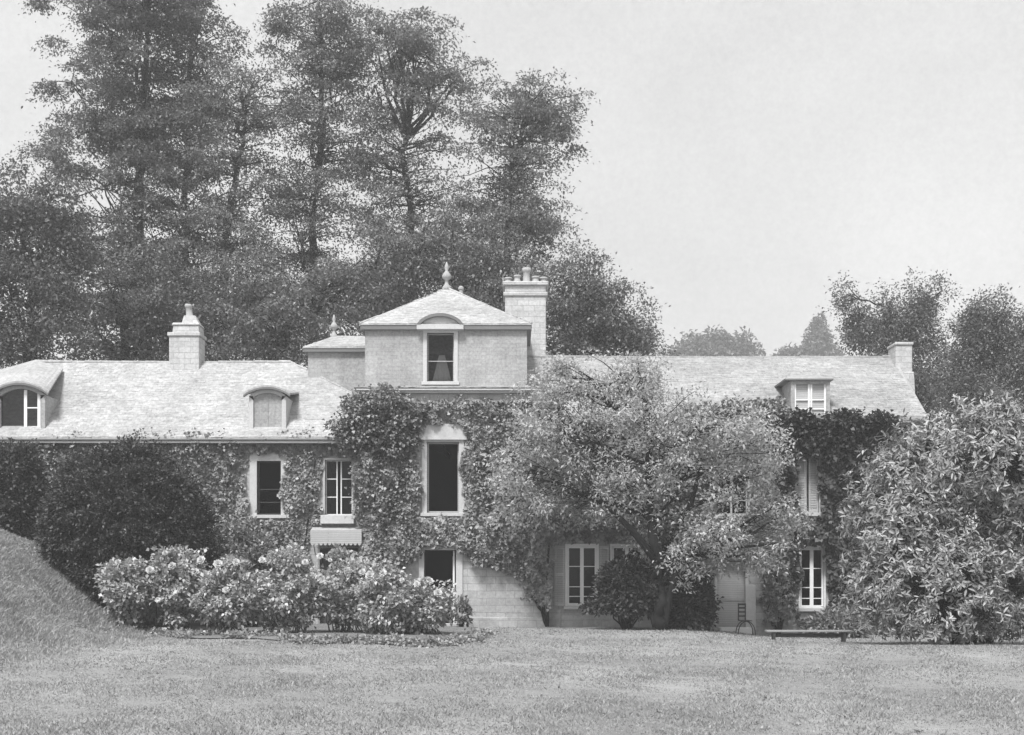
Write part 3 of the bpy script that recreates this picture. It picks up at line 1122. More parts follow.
mb.box(ax_0 - ov + 0.02, ax_0 - 0.002, 0.498, 6, zA1 - 0.14, zA1 - 0.01)
mb.box(ax_1 + 0.002, ax_1 + ov - 0.02, 0.498, 6, zA1 - 0.14, zA1 - 0.01)
mb.build('eaves_moulding', M['lead'], ra)


def finial(cx, cy, z, h):
    return MB().lathe(cx, cy, [(0.16 * h, z - 0.1), (0.17 * h, z + 0.05 * h), (0.08 * h, z + 0.15 * h), (0.06 * h, z + 0.3 * h), (0.16 * h, z + 0.38 * h), (0.18 * h, z + 0.48 * h),
                               (0.10 * h, z + 0.6 * h), (0.05 * h, z + 0.68 * h), (0.09 * h, z + 0.78 * h), (0.06 * h, z + 0.88 * h), (0.012, z + h)], 12)


finial(apx, apy, apz - 0.02, 0.95).build('finial', M['pot'], ra, smooth=True)
MB().lathe(apx + 0.52, apy - 0.2, [(0.07, apz - 0.5), (0.07, apz - 0.12), (0.10, apz - 0.1), (0.10, apz - 0.03), (0.05, apz + 0.02)], 10).build('vent_pipe', M['pot'], ra)

# attic window with segmental pediment and muslin
aw = window('window', o_at, 0.5, 1, (0.44,), arch=0.13, frame=0.04, mat='shutter')
cxw = (o_at[0] + o_at[2]) / 2
mb = MB()
hw = 0.78
pts = []
for k in range(13):
    u = -1 + 2 * k / 12
    pts.append((cxw + u * hw, zA1 + 0.02 + 0.36 * (1 - u * u) ** 0.75))
n_ = len(pts)
inn = [(cxw + (p[0] - cxw) * 0.84, zA1 + 0.02 + (p[1] - zA1 - 0.02) * 0.72) for p in pts]
mb.add([(p[0], 0.22, p[1]) for p in pts] + [(p[0], 0.22, p[1]) for p in inn] + [(p[0], 1.4, p[1]) for p in pts] + [(p[0], 0.46, p[1]) for p in inn],
       [(i, i + n_, i + n_ + 1, i + 1) for i in range(n_ - 1)] + [(i, i + 1, i + 2 * n_ + 1, i + 2 * n_) for i in range(n_ - 1)]
       + [(i + n_, i + 3 * n_, i + 3 * n_ + 1, i + n_ + 1) for i in range(n_ - 1)])
mb.build('pediment_moulding', M['lead'], aw)
mb = MB()
m2 = len(inn)
mb.add([(p[0], 0.36, p[1]) for p in inn], [tuple(range(m2))])
mb.box(cxw - hw, cxw + hw, 0.24, 0.497, zA1 - 0.15, zA1 + 0.015)
mb.build('pediment', M['trim'], aw)

# pavilion behind, to the left of the attic
YP = 2.4
px0, px1 = PX(308, YP), PX(372, YP)
zP = PZ(349, YP)
mb = MB()
mb.box(px0, px1, YP, YP + 3.2, 6.4, zP)
mb.build('pavilion_wall', M['attic'], house)
e = [(px0 - ov, YP - ov, zP + 0.05), (px1 + ov, YP - ov, zP + 0.05), (px1 + ov, YP + 3.2 + ov, zP + 0.05), (px0 - ov, YP + 3.2 + ov, zP + 0.05)]
yp2 = YP + 1.6
pa, pb = (PX(334, yp2), yp2, PZ(336, yp2)), (px1 + ov, yp2, PZ(336, yp2))
rp = slab_roof('roof', [[e[0], e[1], pb, pa], [e[1], e[2], pb], [e[2], e[3], pa, pb], [e[3], e[0], pa]], M['roof'], 0.05)
mb = MB()
mb.box(px0 - ov + 0.02, px1, YP - ov + 0.02, YP - 0.002, zP - 0.12, zP - 0.01)
mb.box(px0 - ov + 0.02, px0 - 0.002, YP - 0.002, YP + 3.2, zP - 0.12, zP - 0.01)
mb.build('eaves_moulding', M['lead'], rp)
finial(pa[0], pa[1], pa[2] - 0.02, 0.8).build('finial', M['pot'], rp, smooth=True)


# ---- dormers
def arched_dormer(x0, x1, z0, zs, zt_, y, blind, hood_back):
    """segmental headed dormer; hood_back = list of back points for the hood"""
    cx_ = (x0 + x1) / 2
    mb = MB()
    wz = 0.14
    mb.box(x0, x0 + wz, y, y + 0.2, z0, zs)
    mb.box(x1 - wz, x1, y, y + 0.2, z0, zs)
    mb.box(x0 + wz, x1 - wz, y + 0.002, y + 0.2, z0, z0 + 0.12)
    mb.box(x0, x0 + 0.08, y + 0.2, y + 2.2, z0, zs)
    mb.box(x1 - 0.08, x1, y + 0.2, y + 2.2, z0, zs)
    n = 14
    arc = [(x0 + (x1 - x0) * k / n, zs + (zt_ - zs) * math.sin(math.pi * k / n) ** 0.8) for k in range(n + 1)]
    q = len(arc)
    low = [(min(max(p[0], x0 + wz), x1 - wz), p[1] - 0.15) for p in arc]
    low = [(p[0], max(p[1], zs - 0.14)) for p in low]
    mb.add([(p[0], y, p[1]) for p in arc] + [(p[0], y, p[1]) for p in low] + [(p[0], y + 0.2, p[1]) for p in low],
           [(i, i + q, i + q + 1, i + 1) for i in range(q - 1)] + [(i + q, i + 2 * q, i + 2 * q + 1, i + q + 1) for i in range(q - 1)])
    d = mb.build('dormer', M['trim'] if blind else M['attic'], house)
    # curved hood
    ho = 0.16
    mb = MB()
    A = [(cx_ + (p[0] - cx_) * (1 + 2 * ho / (x1 - x0)), y - 0.14, p[1] + 0.02) for p in arc]
    B = hood_back(q)
    th = 0.06
    mb.add(A + B + [(p[0], p[1], p[2] + th) for p in A] + [(p[0], p[1], p[2] + th) for p in B],
           [(i, i + 1, i + q + 1, i + q) for i in range(q - 1)] + [(i + 2 * q, i + 3 * q, i + 3 * q + 1, i + 2 * q + 1) for i in range(q - 1)]
           + [(i, i + 2 * q, i + 2 * q + 1, i + 1) for i in range(q - 1)] + [(0, q, 3 * q, 2 * q), (q - 1, 3 * q - 1, 4 * q - 1, 2 * q - 1)])
    mb.build('hood', M['roof'], d, smooth=False)
    mb = MB()
    E = [(cx_ + (p[0] - cx_) * (1 + 2 * ho / (x1 - x0)), y - 0.15, p[1] + 0.015) for p in arc]
    mb.add(E + [(p[0], p[1], p[2] - 0.06) for p in E] + [(p[0], p[1] + 0.14, p[2] - 0.06) for p in E],
           [(i, i + q, i + q + 1, i + 1) for i in range(q - 1)] + [(i + q, i + 2 * q, i + 2 * q + 1, i + q + 1) for i in range(q - 1)])
    mb.build('hood_edge', M['lead'], d)
    return d


# the shuttered dormer by the centre
dx0, dx1 = PX(249, 0), PX(286, 0)
dzs, dzt = PZ(396, 0), PZ(388, 0)


def back1(q):
    zb_ = dzt + 0.05
    yb_ = yE + (zb_ - zE) / (zR - zE) * (yR - yE)
    c_x = (dx0 + dx1) / 2
    return [(c_x + (dx1 - dx0 + 0.3) * 0.5 * (-1 + 2 * k / (q - 1)), yb_ + 0.2 - 0.25 * abs(-1 + 2 * k / (q - 1)), zb_ + 0.10 - 0.12 * (-1 + 2 * k / (q - 1)) ** 2) for k in range(q)]


d2 = arched_dormer(dx0, dx1, PZ(434, 0), dzs, dzt, 0.0, True, back1)
mb = MB()
mb.box(dx0 + 0.14, dx1 - 0.14, 0.07, 0.11, PZ(432, 0), dzt)
mb.box((dx0 + dx1) / 2 - 0.015, (dx0 + dx1) / 2 + 0.015, 0.055, 0.068, PZ(431, 0), dzs)
mb.build('blind', M['attic'], d2)

# the glazed dormer at the left end
ex0, ex1 = PX(-4, 0), PX(45, 0)
ezs, ezt = PZ(395, 0), PZ(384, 0)


def back0(q):
    c_x = PX(36, yR)
    out = []
    for k in range(q):
        u = -1 + 2 * k / (q - 1)
        if u > 0:
            xx = c_x + u * (PX(63, 2.6) - c_x)
            zz = zR + 0.03 - u * 0.42
            yy_ = yR - u * 0.6
        else:
            xx = c_x + u * 3.3
            zz = zR + 0.03 + u * 1.1
            yy_ = yR + u * 0.6
        out.append((xx, yy_, zz))
    return out


d1 = arched_dormer(ex0, ex1, PZ(432, 0), ezs, ezt, 0.0, False, back0)
mb = MB()
for xa in (PX(23, 0), PX(36.5, 0)):
    mb.box(xa, xa + 0.1, 0.08, 0.14, PZ(431, 0), ezt - 0.18)
for pz in (408, 428):
    mb.box(PX(23, 0) + 0.1, ex1 - 0.14, 0.09, 0.13, PZ(pz, 0), PZ(pz, 0) + 0.04)
mb.build('frame', M['paint'], d1)
mb = MB()
mb.box(ex0 + 0.14, ex1 - 0.14, 0.11, 0.115, PZ(431, 0), ezt - 0.16)
mb.build('pane', M['glass'], d1)

# square hipped dormer on the right hand roof
hx0, hx1 = PX(791, -0.25), PX(830, -0.25)
D = -0.25
hz0, hz1 = PZ(422, -0.25), PZ(379, -0.25)
mb = MB()
mb.box(hx0, hx0 + 0.12, D, D + 0.15, hz0, hz1)
mb.box(hx1 - 0.12, hx1, D, D + 0.15, hz0, hz1)
mb.box(hx0 + 0.12, hx1 - 0.12, D + 0.002, D + 0.15, hz1 - 0.16, hz1)
mb.box(hx0 + 0.12, hx1 - 0.12, D + 0.002, D + 0.15, hz0, hz0 + 0.1)
mb.box(hx0, hx0 + 0.08, D + 0.15, 1.8, hz0, hz1)
mb.box(hx1 - 0.08, hx1, D + 0.15, 1.8, hz0, hz1)
d3 = mb.build('dormer', M['attic'], house)
mb = MB()
oo = 0.22
mb.frustum(hx0 - oo, hx1 + 0.1, D - 0.1, 2.4, hz1, hx0 + 0.25, hx1 - 0.3, 0.5, 2.4, hz1 + 0.26)
mb.build('dormer_roof', M['roof2'], d3)
mb = MB()
mb.box(hx0 - oo + 0.01, hx1 + 0.09, D - 0.11, 1.6, hz1 - 0.05, hz1 - 0.002)
mb.build('eaves_moulding', M['lead'], d3)
mb = MB()
xm = (hx0 + hx1) / 2
for a in (hx0 + 0.12, xm - 0.07, xm + 0.01, hx1 - 0.18):
    mb.box(a, a + 0.06, D + 0.05, D + 0.1, hz0 + 0.1, hz1 - 0.16)
for zz in (0.42, 0.72):
    mb.box(hx0 + 0.12, hx1 - 0.12, D + 0.055, D + 0.095, hz0 + zz, hz0 + zz + 0.035)
mb.build('frame', M['paint'], d3)
mb = MB()
mb.box(hx0 + 0.12, hx1 - 0.12, D + 0.102, D + 0.12, hz0 + 0.1, hz1 - 0.16)
mb.build('blind', M['shutter'], d3)

# ---- chimneys
yk = 3.2
a, b = PX(169, yk - 0.4), PX(199, yk - 0.4)
mb = MB()
zb0 = PZ(336, yk - 0.4)
mb.box(a, b, yk - 0.4, yk + 0.45, 8.4, zb0)
mb.box(a - 0.05, b + 0.05, yk - 0.45, yk + 0.5, zb0, zb0 + 0.13)
mb.frustum(a + 0.10, b - 0.01, yk - 0.36, yk + 0.4, zb0 + 0.13, a + 0.14, b - 0.03, yk - 0.34, yk + 0.37, zb0 + 0.40)
mb.frustum(a + 0.08, b + 0.0, yk - 0.39, yk + 0.42, zb0 + 0.40, a + 0.12, b - 0.03, yk - 0.35, yk + 0.37, zb0 + 0.49)
mb.frustum(a + 0.40, b - 0.06, yk - 0.24, yk + 0.24, zb0 + 0.49, a + 0.46, b - 0.20, yk - 0.16, yk + 0.14, zb0 + 0.78)
ch1 = mb.build('chimney', M['chimney'], house, bevel=0.02)
pcx = PX(190, yk)
mb = MB().lathe(0, 0, [(0.14, 0), (0.15, 0.06), (0.12, 0.10), (0.11, 0.34), (0.14, 0.37), (0.13, 0.44), (0.10, 0.47)], 12)
mb.v = [(pcx + v[0] - 0.14 * v[2], yk + v[1], zb0 + 0.74 + v[2]) for v in mb.v]
mb.build('chimney_pot', M['pot'], ch1, smooth=True)

yk = 3.4
a, b = PX(505, yk), PX(546, yk)
zc = PZ(296, yk)
mb = MB()
mb.box(a, b, yk, yk + 1.0, 7.5, zc)
mb.box(a - 0.06, b + 0.06, yk - 0.06, yk + 1.06, zc, zc + 0.14)
mb.box(a + 0.0, b - 0.0, yk + 0.0, yk + 1.0, zc + 0.14, zc + 0.38)
mb.box(a - 0.09, b + 0.09, yk - 0.09, yk + 1.09, zc + 0.38, zc + 0.52)
ch2 = mb.build('chimney', M['chimney'], house, bevel=0.03)
for fx, h, r in ((0.08, 0.26, 0.15), (0.30, 0.30, 0.13), (0.53, 0.62, 0.16), (0.75, 0.28, 0.14), (0.95, 0.30, 0.14)):
    cxp = a + (b - a) * fx
    z_ = zc + 0.5
    MB().lathe(cxp, yk + 0.45 + rng.uniform(-0.2, 0.2), [(r * 1.1, z_), (r * 1.15, z_ + 0.08), (r * 0.85, z_ + 0.12), (r * 0.8, z_ + h * 0.75), (r * 1.05, z_ + h * 0.82), (r * 0.95, z_ + h)], 12).build('chimney_pot', M['pot'], ch2, smooth=True)

yk = 2.5
a, b = PX(894, yk), PX(913, yk)
zc = PZ(345, yk)
mb = MB()
mb.box(a + 0.06, b - 0.02, yk, yk + 0.9, 0 - 0.6, zc)
mb.box(a + 0.03, b + 0.01, yk - 0.05, yk + 0.95, zc, zc + 0.10)
mb.frustum(a - 0.06, b + 0.12, yk - 0.1, yk + 1.0, 7.0, a + 0.02, b + 0.02, yk - 0.06, yk + 0.95, PZ(372, yk))
ch3 = mb.build('chimney', M['chimney'], house, bevel=0.03)

# curtains in the attic window and the left dormer
mb = MB()
zc0, zc1 = o_at[1] + 0.03, o_at[1] + 0.95
vs, fs = [], []
nn_ = 40
for j, (zz, w0) in enumerate(((zc1, 0.10), (zc1 - 0.3, 0.18), (zc0 + 0.3, 0.26), (zc0, 0.33))):
    for k in range(nn_ + 1):
        u = -1 + 2 * k / nn_
        vs.append((cxw + 0.03 + u * w0, 0.5 + 0.30 + 0.025 * math.sin(k * 1.7), zz))
for j in range(3):
    for k in range(nn_):
        i = j * (nn_ + 1) + k
        fs.append((i, i + 1, i + nn_ + 2, i + nn_ + 1))
cu = mesh_obj('curtain', vs, fs, M['curtain'], smooth=True)
cu.modifiers.new('thickness', 'SOLIDIFY').thickness = 0.008
tag(cu, 'pale muslin curtain gathered inside the attic window under the curved pediment', 'curtain')

# ================================================================== CREEPERS
H_w1 = (245, 453, 285, 522)
H_w2 = (319, 452, 358, 527)
H_can = (309, 524, 364, 700)
H_w3 = (418, 422, 465, 517)
H_door = (416, 543, 466, 700)
H_f1 = (549, 540, 613, 700)
H_f2 = (609, 541, 660, 640)
H_f3 = (795, 542, 830, 618)
H_w4 = (793, 455, 821, 516)
H_w5 = (713, 460, 752, 518)
H_gd = (713, 556, 763, 700)
ivy('ivy', 'small leaved creeper covering the left wing wall round two first floor windows',
    [(40, 434), (352, 433), (346, 560), (330, 600), (40, 600)], [H_w1, H_w2, H_can], -0.01, 48000, M['ivy'], 0.115, 0.105, 0.22, 1, roots=((300, 0), (225, 0)))
ivy('creeper', 'large leaved creeper bulging over the eaves beside the cornice of the central block',
    [(350, 395), (385, 388), (402, 400), (424, 404), (426, 425), (415, 450), (418, 555), (402, 560), (395, 600), (360, 610), (356, 470), (345, 440)],
    [H_w3, H_can], YC - 0.02, 27000, M['ivy'], 0.13, 0.12, 0.34, 2, roots=((375, 0),),
    bulges=[(362, 412, 24, 20, 0.45), (385, 408, 22, 18, 0.5), (375, 432, 24, 18, 0.4), (350, 428, 15, 16, 0.35), (405, 418, 16, 13, 0.4), (398, 440, 18, 14, 0.35)])
ivy('creeper', 'creeper framing the tall central window from cornice down to the bare stone corner',
    [(420, 402), (560, 400), (562, 545), (557, 613), (540, 596), (512, 574), (470, 562), (464, 552), (415, 545), (415, 516), (420, 428)],
    [H_w3, H_f1, (416, 545, 460, 700)], YC - 0.02, 36000, M['ivy'], 0.125, 0.115, 0.32, 3, roots=((548, 0),))
ivy('creeper', 'creeper on the upper wall of the right wing behind the pale tree',
    [(546, 420), (800, 420), (798, 610), (764, 625), (758, 556), (712, 556), (712, 605), (655, 605), (650, 545), (560, 542)],
    [H_f1, H_w5, H_gd, H_w4, H_f3, H_f2], -0.02, 28000, M['ivy'], 0.14, 0.125, 0.3, 4, roots=((778, 0), (690, 0)), bulges=[(745, 415, 26, 14, 0.4), (700, 418, 24, 14, 0.4), (770, 412, 18, 12, 0.3)])
ivy('ivy', 'dark ivy hanging over the narrow shuttered window at the far right of the wall',
    [(762, 412), (790, 420), (836, 421), (905, 425), (905, 620), (826, 620), (795, 622), (790, 540), (770, 460)],
    [H_w4, H_f3], -0.06, 18000, M['ivy_dark'], 0.155, 0.14, 0.5, 5, roots=((850, 0),), bulges=[(802, 424, 14, 10, 0.3), (815, 432, 20, 12, 0.4), (845, 422, 20, 12, 0.4), (875, 424, 20, 10, 0.4), (782, 428, 12, 12, 0.3), (840, 445, 26, 16, 0.35)])

# ================================================================== TREES BEHIND
G1 = 'tall trees behind the house'
tree('tall_tree', 'tallest dark tree behind the left chimney, its top cut off by the picture', 'tree', 17,
     [(140, 560, 0.55), (146, 350, 0.42), (140, 220, 0.34), (143, 120, 0.25), (150, 40, 0.16), (150, -60, 0.06)],
     [(95, 30, 55, 50, .9), (75, 110, 38, 60, .6), (150, 10, 55, 60), (125, 130, 60, 60, 1.1), (160, 90, 45, 60), (110, 210, 70, 50), (150, 270, 75, 60), (135, -50, 60, 50)],
     M['elm_dark'], clumps=300, per=283, cr=0.81, flat=0.26, droop=0.32, group=G1, gap=0.46, dens=0.94, gseed=1, sprays=130)
tree('tall_tree', 'slender upright tree between the tallest tree and the curving trunk', 'tree', 19,
     [(190, 560, 0.4), (188, 330, 0.3), (185, 200, 0.22), (190, 100, 0.15), (192, 0, 0.07)],
     [(195, 25, 28, 55), (205, 70, 26, 40), (180, 110, 34, 40), (195, 170, 45, 45), (200, 240, 60, 50), (190, 310, 65, 45)],
     M['elm_dark'], clumps=170, per=178, cr=0.81, flat=0.26, droop=0.32, group=G1, gap=0.46, dens=0.83, gseed=2, sprays=130)
tree('tall_tree', 'tree with a bare curving trunk and small crown left of the pavilion', 'tree', 16,
     [(226, 560, 0.4), (222, 330, 0.3), (228, 230, 0.24), (238, 170, 0.19), (246, 125, 0.13), (240, 90, 0.08)],
     [(240, 95, 36, 26, 1.1), (215, 110, 25, 28), (262, 120, 26, 18, .7), (215, 200, 26, 30, .6), (245, 280, 60, 55), (215, 330, 60, 40)],
     M['elm'], clumps=150, per=163, cr=0.78, flat=0.26, droop=0.32, group=G1, gap=0.42, dens=0.77, gseed=3, sprays=130)
tree('tall_tree', 'tall thin crowned tree straight behind the small pavilion finial', 'tree', 18,
     [(314, 560, 0.42), (314, 330, 0.32), (313, 215, 0.26), (322, 130, 0.19), (322, 60, 0.11), (320, 5, 0.05)],
     [(322, 25, 42, 32), (300, 62, 48, 26, .8), (335, 85, 38, 42), (290, 110, 36, 20, .6), (315, 150, 44, 34, .8), (300, 200, 55, 25, .5), (300, 255, 62, 48), (330, 310, 70, 45)],
     M['elm'], clumps=210, per=199, cr=0.84, flat=0.26, droop=0.32, group=G1, gap=0.5, dens=0.77, gseed=4, sprays=130)
tree('tall_tree', 'broad umbrella crowned tree with forked limbs above the attic roof', 'tree', 18.5,
     [(412, 560, 0.42), (410, 300, 0.32), (410, 200, 0.25), (402, 160, 0.2), (406, 138, 0.16)],
     [(385, 55, 36, 34), (415, 60, 42, 38), (445, 75, 40, 28), (375, 95, 30, 28), (410, 105, 46, 24), (455, 92, 34, 16, .8), (400, 40, 36, 22), (380, 170, 36, 28, .4), (425, 250, 60, 50), (395, 300, 65, 45)],
     M['elm'], clumps=250, per=163, cr=0.78, flat=0.26, droop=0.32, group=G1, gap=0.42, dens=0.83, gseed=5, sprays=130,
     forks=[[(406, 140, .16), (396, 118, .12), (386, 95, .09), (380, 60, .05)], [(406, 140, .15), (420, 118, .11), (436, 98, .08), (452, 80, .04)], [(405, 145, .12), (412, 110, .09), (414, 60, .05)]])
tree('tall_tree', 'leaning two tiered tree rising beside the big stone chimney', 'tree', 17.5,
     [(508, 560, 0.4), (508, 330, 0.3), (508, 230, 0.23), (512, 180, 0.18), (522, 130, 0.12), (532, 100, 0.06)],
     [(530, 110, 36, 26), (512, 150, 30, 30), (548, 128, 34, 24), (520, 170, 36, 18, .8), (505, 205, 38, 26), (535, 228, 30, 30, .8), (495, 255, 50, 40), (520, 300, 45, 40)],
     M['elm'], clumps=200, per=168, cr=0.73, flat=0.26, droop=0.32, group=G1, gap=0.42, dens=0.83, gseed=6, sprays=130)
tree('round_tree', 'low rounded tree showing above the ridge right of the big chimney', 'tree', 15,
     [(600, 560, 0.3), (598, 380, 0.25), (595, 310, 0.15)],
     [(585, 300, 38, 40), (615, 325, 35, 36), (570, 340, 36, 36), (640, 350, 24, 28, .7), (600, 350, 45, 30)],
     M['elm_dark'], clumps=170, per=170, cr=0.7, flat=0.6, group=G1, gap=0.12, gseed=7)
G2 = 'under trees filling the gap behind the roofs'
tree('bushy_tree', 'dense lower tree filling in behind the left chimney and wing ridge', 'tree', 13,
     [(125, 560, 0.3), (125, 380, 0.25), (125, 300, 0.15)],
     [(120, 300, 48, 55), (95, 340, 40, 35), (165, 300, 42, 50), (205, 335, 45, 35), (150, 345, 50, 30)],
     M['elm_dark'], clumps=190, per=110, cr=0.8, group=G2, gap=0.25, gseed=8)
tree('bushy_tree', 'dense lower tree filling in behind the small pavilion roof', 'tree', 12.5,
     [(285, 560, 0.3), (285, 380, 0.25), (285, 310, 0.15)],
     [(255, 305, 46, 50), (290, 325, 40, 40), (345, 300, 46, 40), (375, 280, 44, 40), (270, 350, 50, 30)],
     M['elm'], clumps=200, per=105, cr=0.8, group=G2, gap=0.3, gseed=9)
tree('bushy_tree', 'dense lower tree filling in between attic finial and big chimney', 'tree', 12,
     [(475, 560, 0.3), (475, 380, 0.25), (475, 290, 0.15)],
     [(440, 250, 42, 40), (480, 265, 44, 42), (500, 300, 36, 40), (455, 300, 40, 30), (405, 260, 30, 40)],
     M['elm_dark'], clumps=170, per=110, cr=0.75, group=G2, gap=0.3, gseed=10)
tree('bushy_tree', 'soft grey tree at the left edge of the picture above the dormer', 'tree', 9,
     [(25, 560, 0.35), (28, 360, 0.28), (30, 260, 0.15)],
     [(20, 215, 52, 42), (60, 235, 38, 38), (10, 290, 50, 50), (62, 300, 34, 50), (-30, 250, 50, 70), (20, 345, 60, 25)],
     M['elm_soft'], clumps=220, per=190, cr=0.75, flat=0.6, group=G2, gap=0.1, gseed=11)
G3 = 'trees beyond the right end of the house'
tree('leafy_tree', 'upright leafy tree rising behind the right hand end chimney', 'tree', 22,
     [(893, 560, 0.3), (893, 420, 0.25), (893, 340, 0.15), (893, 300, .06)],
     [(890, 335, 34, 42), (860, 320, 16, 28), (850, 300, 10, 18), (915, 330, 28, 38), (938, 300, 8, 20), (925, 385, 36, 40), (880, 385, 40, 36)],
     M['elm_soft'], clumps=200, per=170, cr=0.6, flat=0.9, group=G3, gap=0.28, limb_r=0.05, gseed=12)
tree('leafy_tree', 'many pointed leafy tree at the right edge behind the big magnolia', 'tree', 18,
     [(985, 560, 0.3), (985, 420, 0.25), (985, 350, 0.12)],
     [(965, 330, 14, 40), (985, 345, 18, 40), (1003, 320, 12, 36), (980, 385, 36, 40), (1015, 375, 26, 40), (955, 390, 20, 30), (1040, 350, 26, 50)],
     M['elm_soft'], clumps=200, per=170, cr=0.55, flat=0.9, group=G3, gap=0.26, limb_r=0.05, gseed=13)
G4 = 'far trees just topping the right hand ridge'
tree('distant_tree', 'far rounded tree just topping the right ridge, left of the conifer', 'tree', 190,
     [(715, 570, 0.4), (715, 400, 0.3), (715, 360, 0.15)],
     [(718, 352, 27, 18), (690, 358, 18, 12), (735, 358, 18, 14)],
     M['elm_soft'], L=0.9, W=0.6, clumps=80, per=120, cr=2.0, flat=0.7, group=G4, gap=0.05, gseed=14)
tree('distant_conifer', 'far pointed conifer just topping the right ridge above the square dormer', 'tree', 190,
     [(818, 570, 0.4), (818, 400, 0.3), (818, 320, 0.1)],
     [(818, 352, 14, 14), (818, 338, 7, 14), (818, 322, 3, 10), (795, 357, 16, 9), (832, 357, 12, 9)],
     M['elm_soft'], L=0.7, W=0.45, clumps=90, per=90, cr=1.3, flat=0.7, group=G4, gap=0.05, gseed=15, limb_r=0.06)

# ================================================================== GARDEN
# pale tree in front of the right wing
tree('garden_tree', 'pale feathery leaved tree with dark trunk standing before the right wing', 'tree', -3.2,
     [(659, 626, 0.19), (662, 600, 0.14), (658, 580, 0.135), (661, 562, 0.125), (652, 540, 0.16), (648, 500, 0.13), (650, 440, 0.08), (645, 390, 0.03)],
     [(575, 395, 48, 34), (620, 380, 40, 26), (540, 430, 42, 36), (590, 450, 60, 40), (650, 430, 50, 50), (700, 435, 46, 36), (745, 445, 34, 34), (530, 480, 40, 36), (580, 500, 46, 28),
      (625, 490, 45, 36), (690, 478, 46, 36), (764, 478, 24, 26), (555, 378, 30, 20, .6), (640, 366, 34, 16, .6), (665, 535, 36, 20), (715, 530, 50, 28), (768, 520, 30, 26), (698, 560, 26, 14, .8), (738, 560, 34, 14), (786, 520, 15, 20), (784, 548, 14, 18, .8), (700, 572, 24, 14, .8), (668, 560, 20, 12, .7)],
     M['bright'], L=0.13, W=0.055, clumps=640, per=70, cr=0.44, flat=0.6, gap=0.5, depth=1.5, limb_r=0.06, gseed=16, bark='bark', hollow=0.1, twig=0.014,
     forks=[[(660, 570, .16), (672, 540, .12), (690, 505, .09), (705, 460, .05)], [(656, 560, .14), (630, 530, .1), (600, 500, .07), (570, 450, .04)],
            [(661, 575, .11), (690, 560, .08), (730, 540, .05)], [(664, 627, .12), (668, 600, .10), (676, 570, .08), (684, 540, .05)], [(655, 627, .09), (648, 600, .07), (636, 575, .05)]])


def px_shrub(name, label, cat, px, top, y, rxpx, mat, bottom_z=None, depth=None, **k):
    s = (CD + y) / FPX
    x = PX(px, y)
    zt_ = PZ(top, y)
    g = gz(x, y) if bottom_z is None else bottom_z
    rz = (zt_ - g) / 1.75
    return shrub(name, label, cat, (x, y, zt_ - rz), (rxpx * s, (depth or rxpx * s), rz), mat, **k)


px_shrub('round_shrub', 'big dense rounded dark evergreen shrub on the grass bank', 'shrub', 125, 444, -4.2, 82, M['round'], n=1050, per=80, L=0.11, W=0.06, cr=0.22, gseed=20, lump=0.10, depth=2.4, bottom=-0.85)
px_shrub('evergreen_shrub', 'dark loose evergreen shrub at the left edge below the glazed dormer', 'shrub', 8, 440, -1.6, 38, M['round'], n=300, per=90, L=0.14, W=0.08, cr=0.3, gseed=21, lump=0.2, depth=1.2)
px_shrub('leafy_shrub', 'lighter low shrub below the dark left hand window with thick sill', 'shrub', 240, 518, -2.0, 40, M['low'], n=150, per=70, L=0.13, W=0.08, cr=0.24, gseed=22, lump=0.12, depth=1.0)
px_shrub('leafy_shrub', 'dark thin stemmed shrub left of the garden tree trunk', 'shrub', 626, 560, -2.6, 34, M['ivy_dark'], n=110, per=60, L=0.13, W=0.08, cr=0.22, gseed=23, lump=0.2, depth=0.8, stems=6, bottom=-0.35)
px_shrub('leafy_shrub', 'dark low shrub right of the garden tree trunk before the grey door', 'shrub', 690, 568, -2.2, 22, M['ivy_dark'], n=120, per=60, L=0.13, W=0.08, cr=0.22, gseed=24, lump=0.2, depth=0.8, stems=6)
px_shrub('low_plant', 'small clump of leaves by the right jamb of the open front door', 'plant', 460, 598, -1.3, 9, M['low'], n=22, per=30, L=0.13, W=0.07, cr=0.12, gseed=25, stems=3)
px_shrub('low_plant', 'low ferny plant below the right hand french window behind the plank bench', 'plant', 838, 614, -1.6, 26, M['low'], n=80, per=45, L=0.2, W=0.06, cr=0.24, gseed=26, stems=5, depth=0.6)

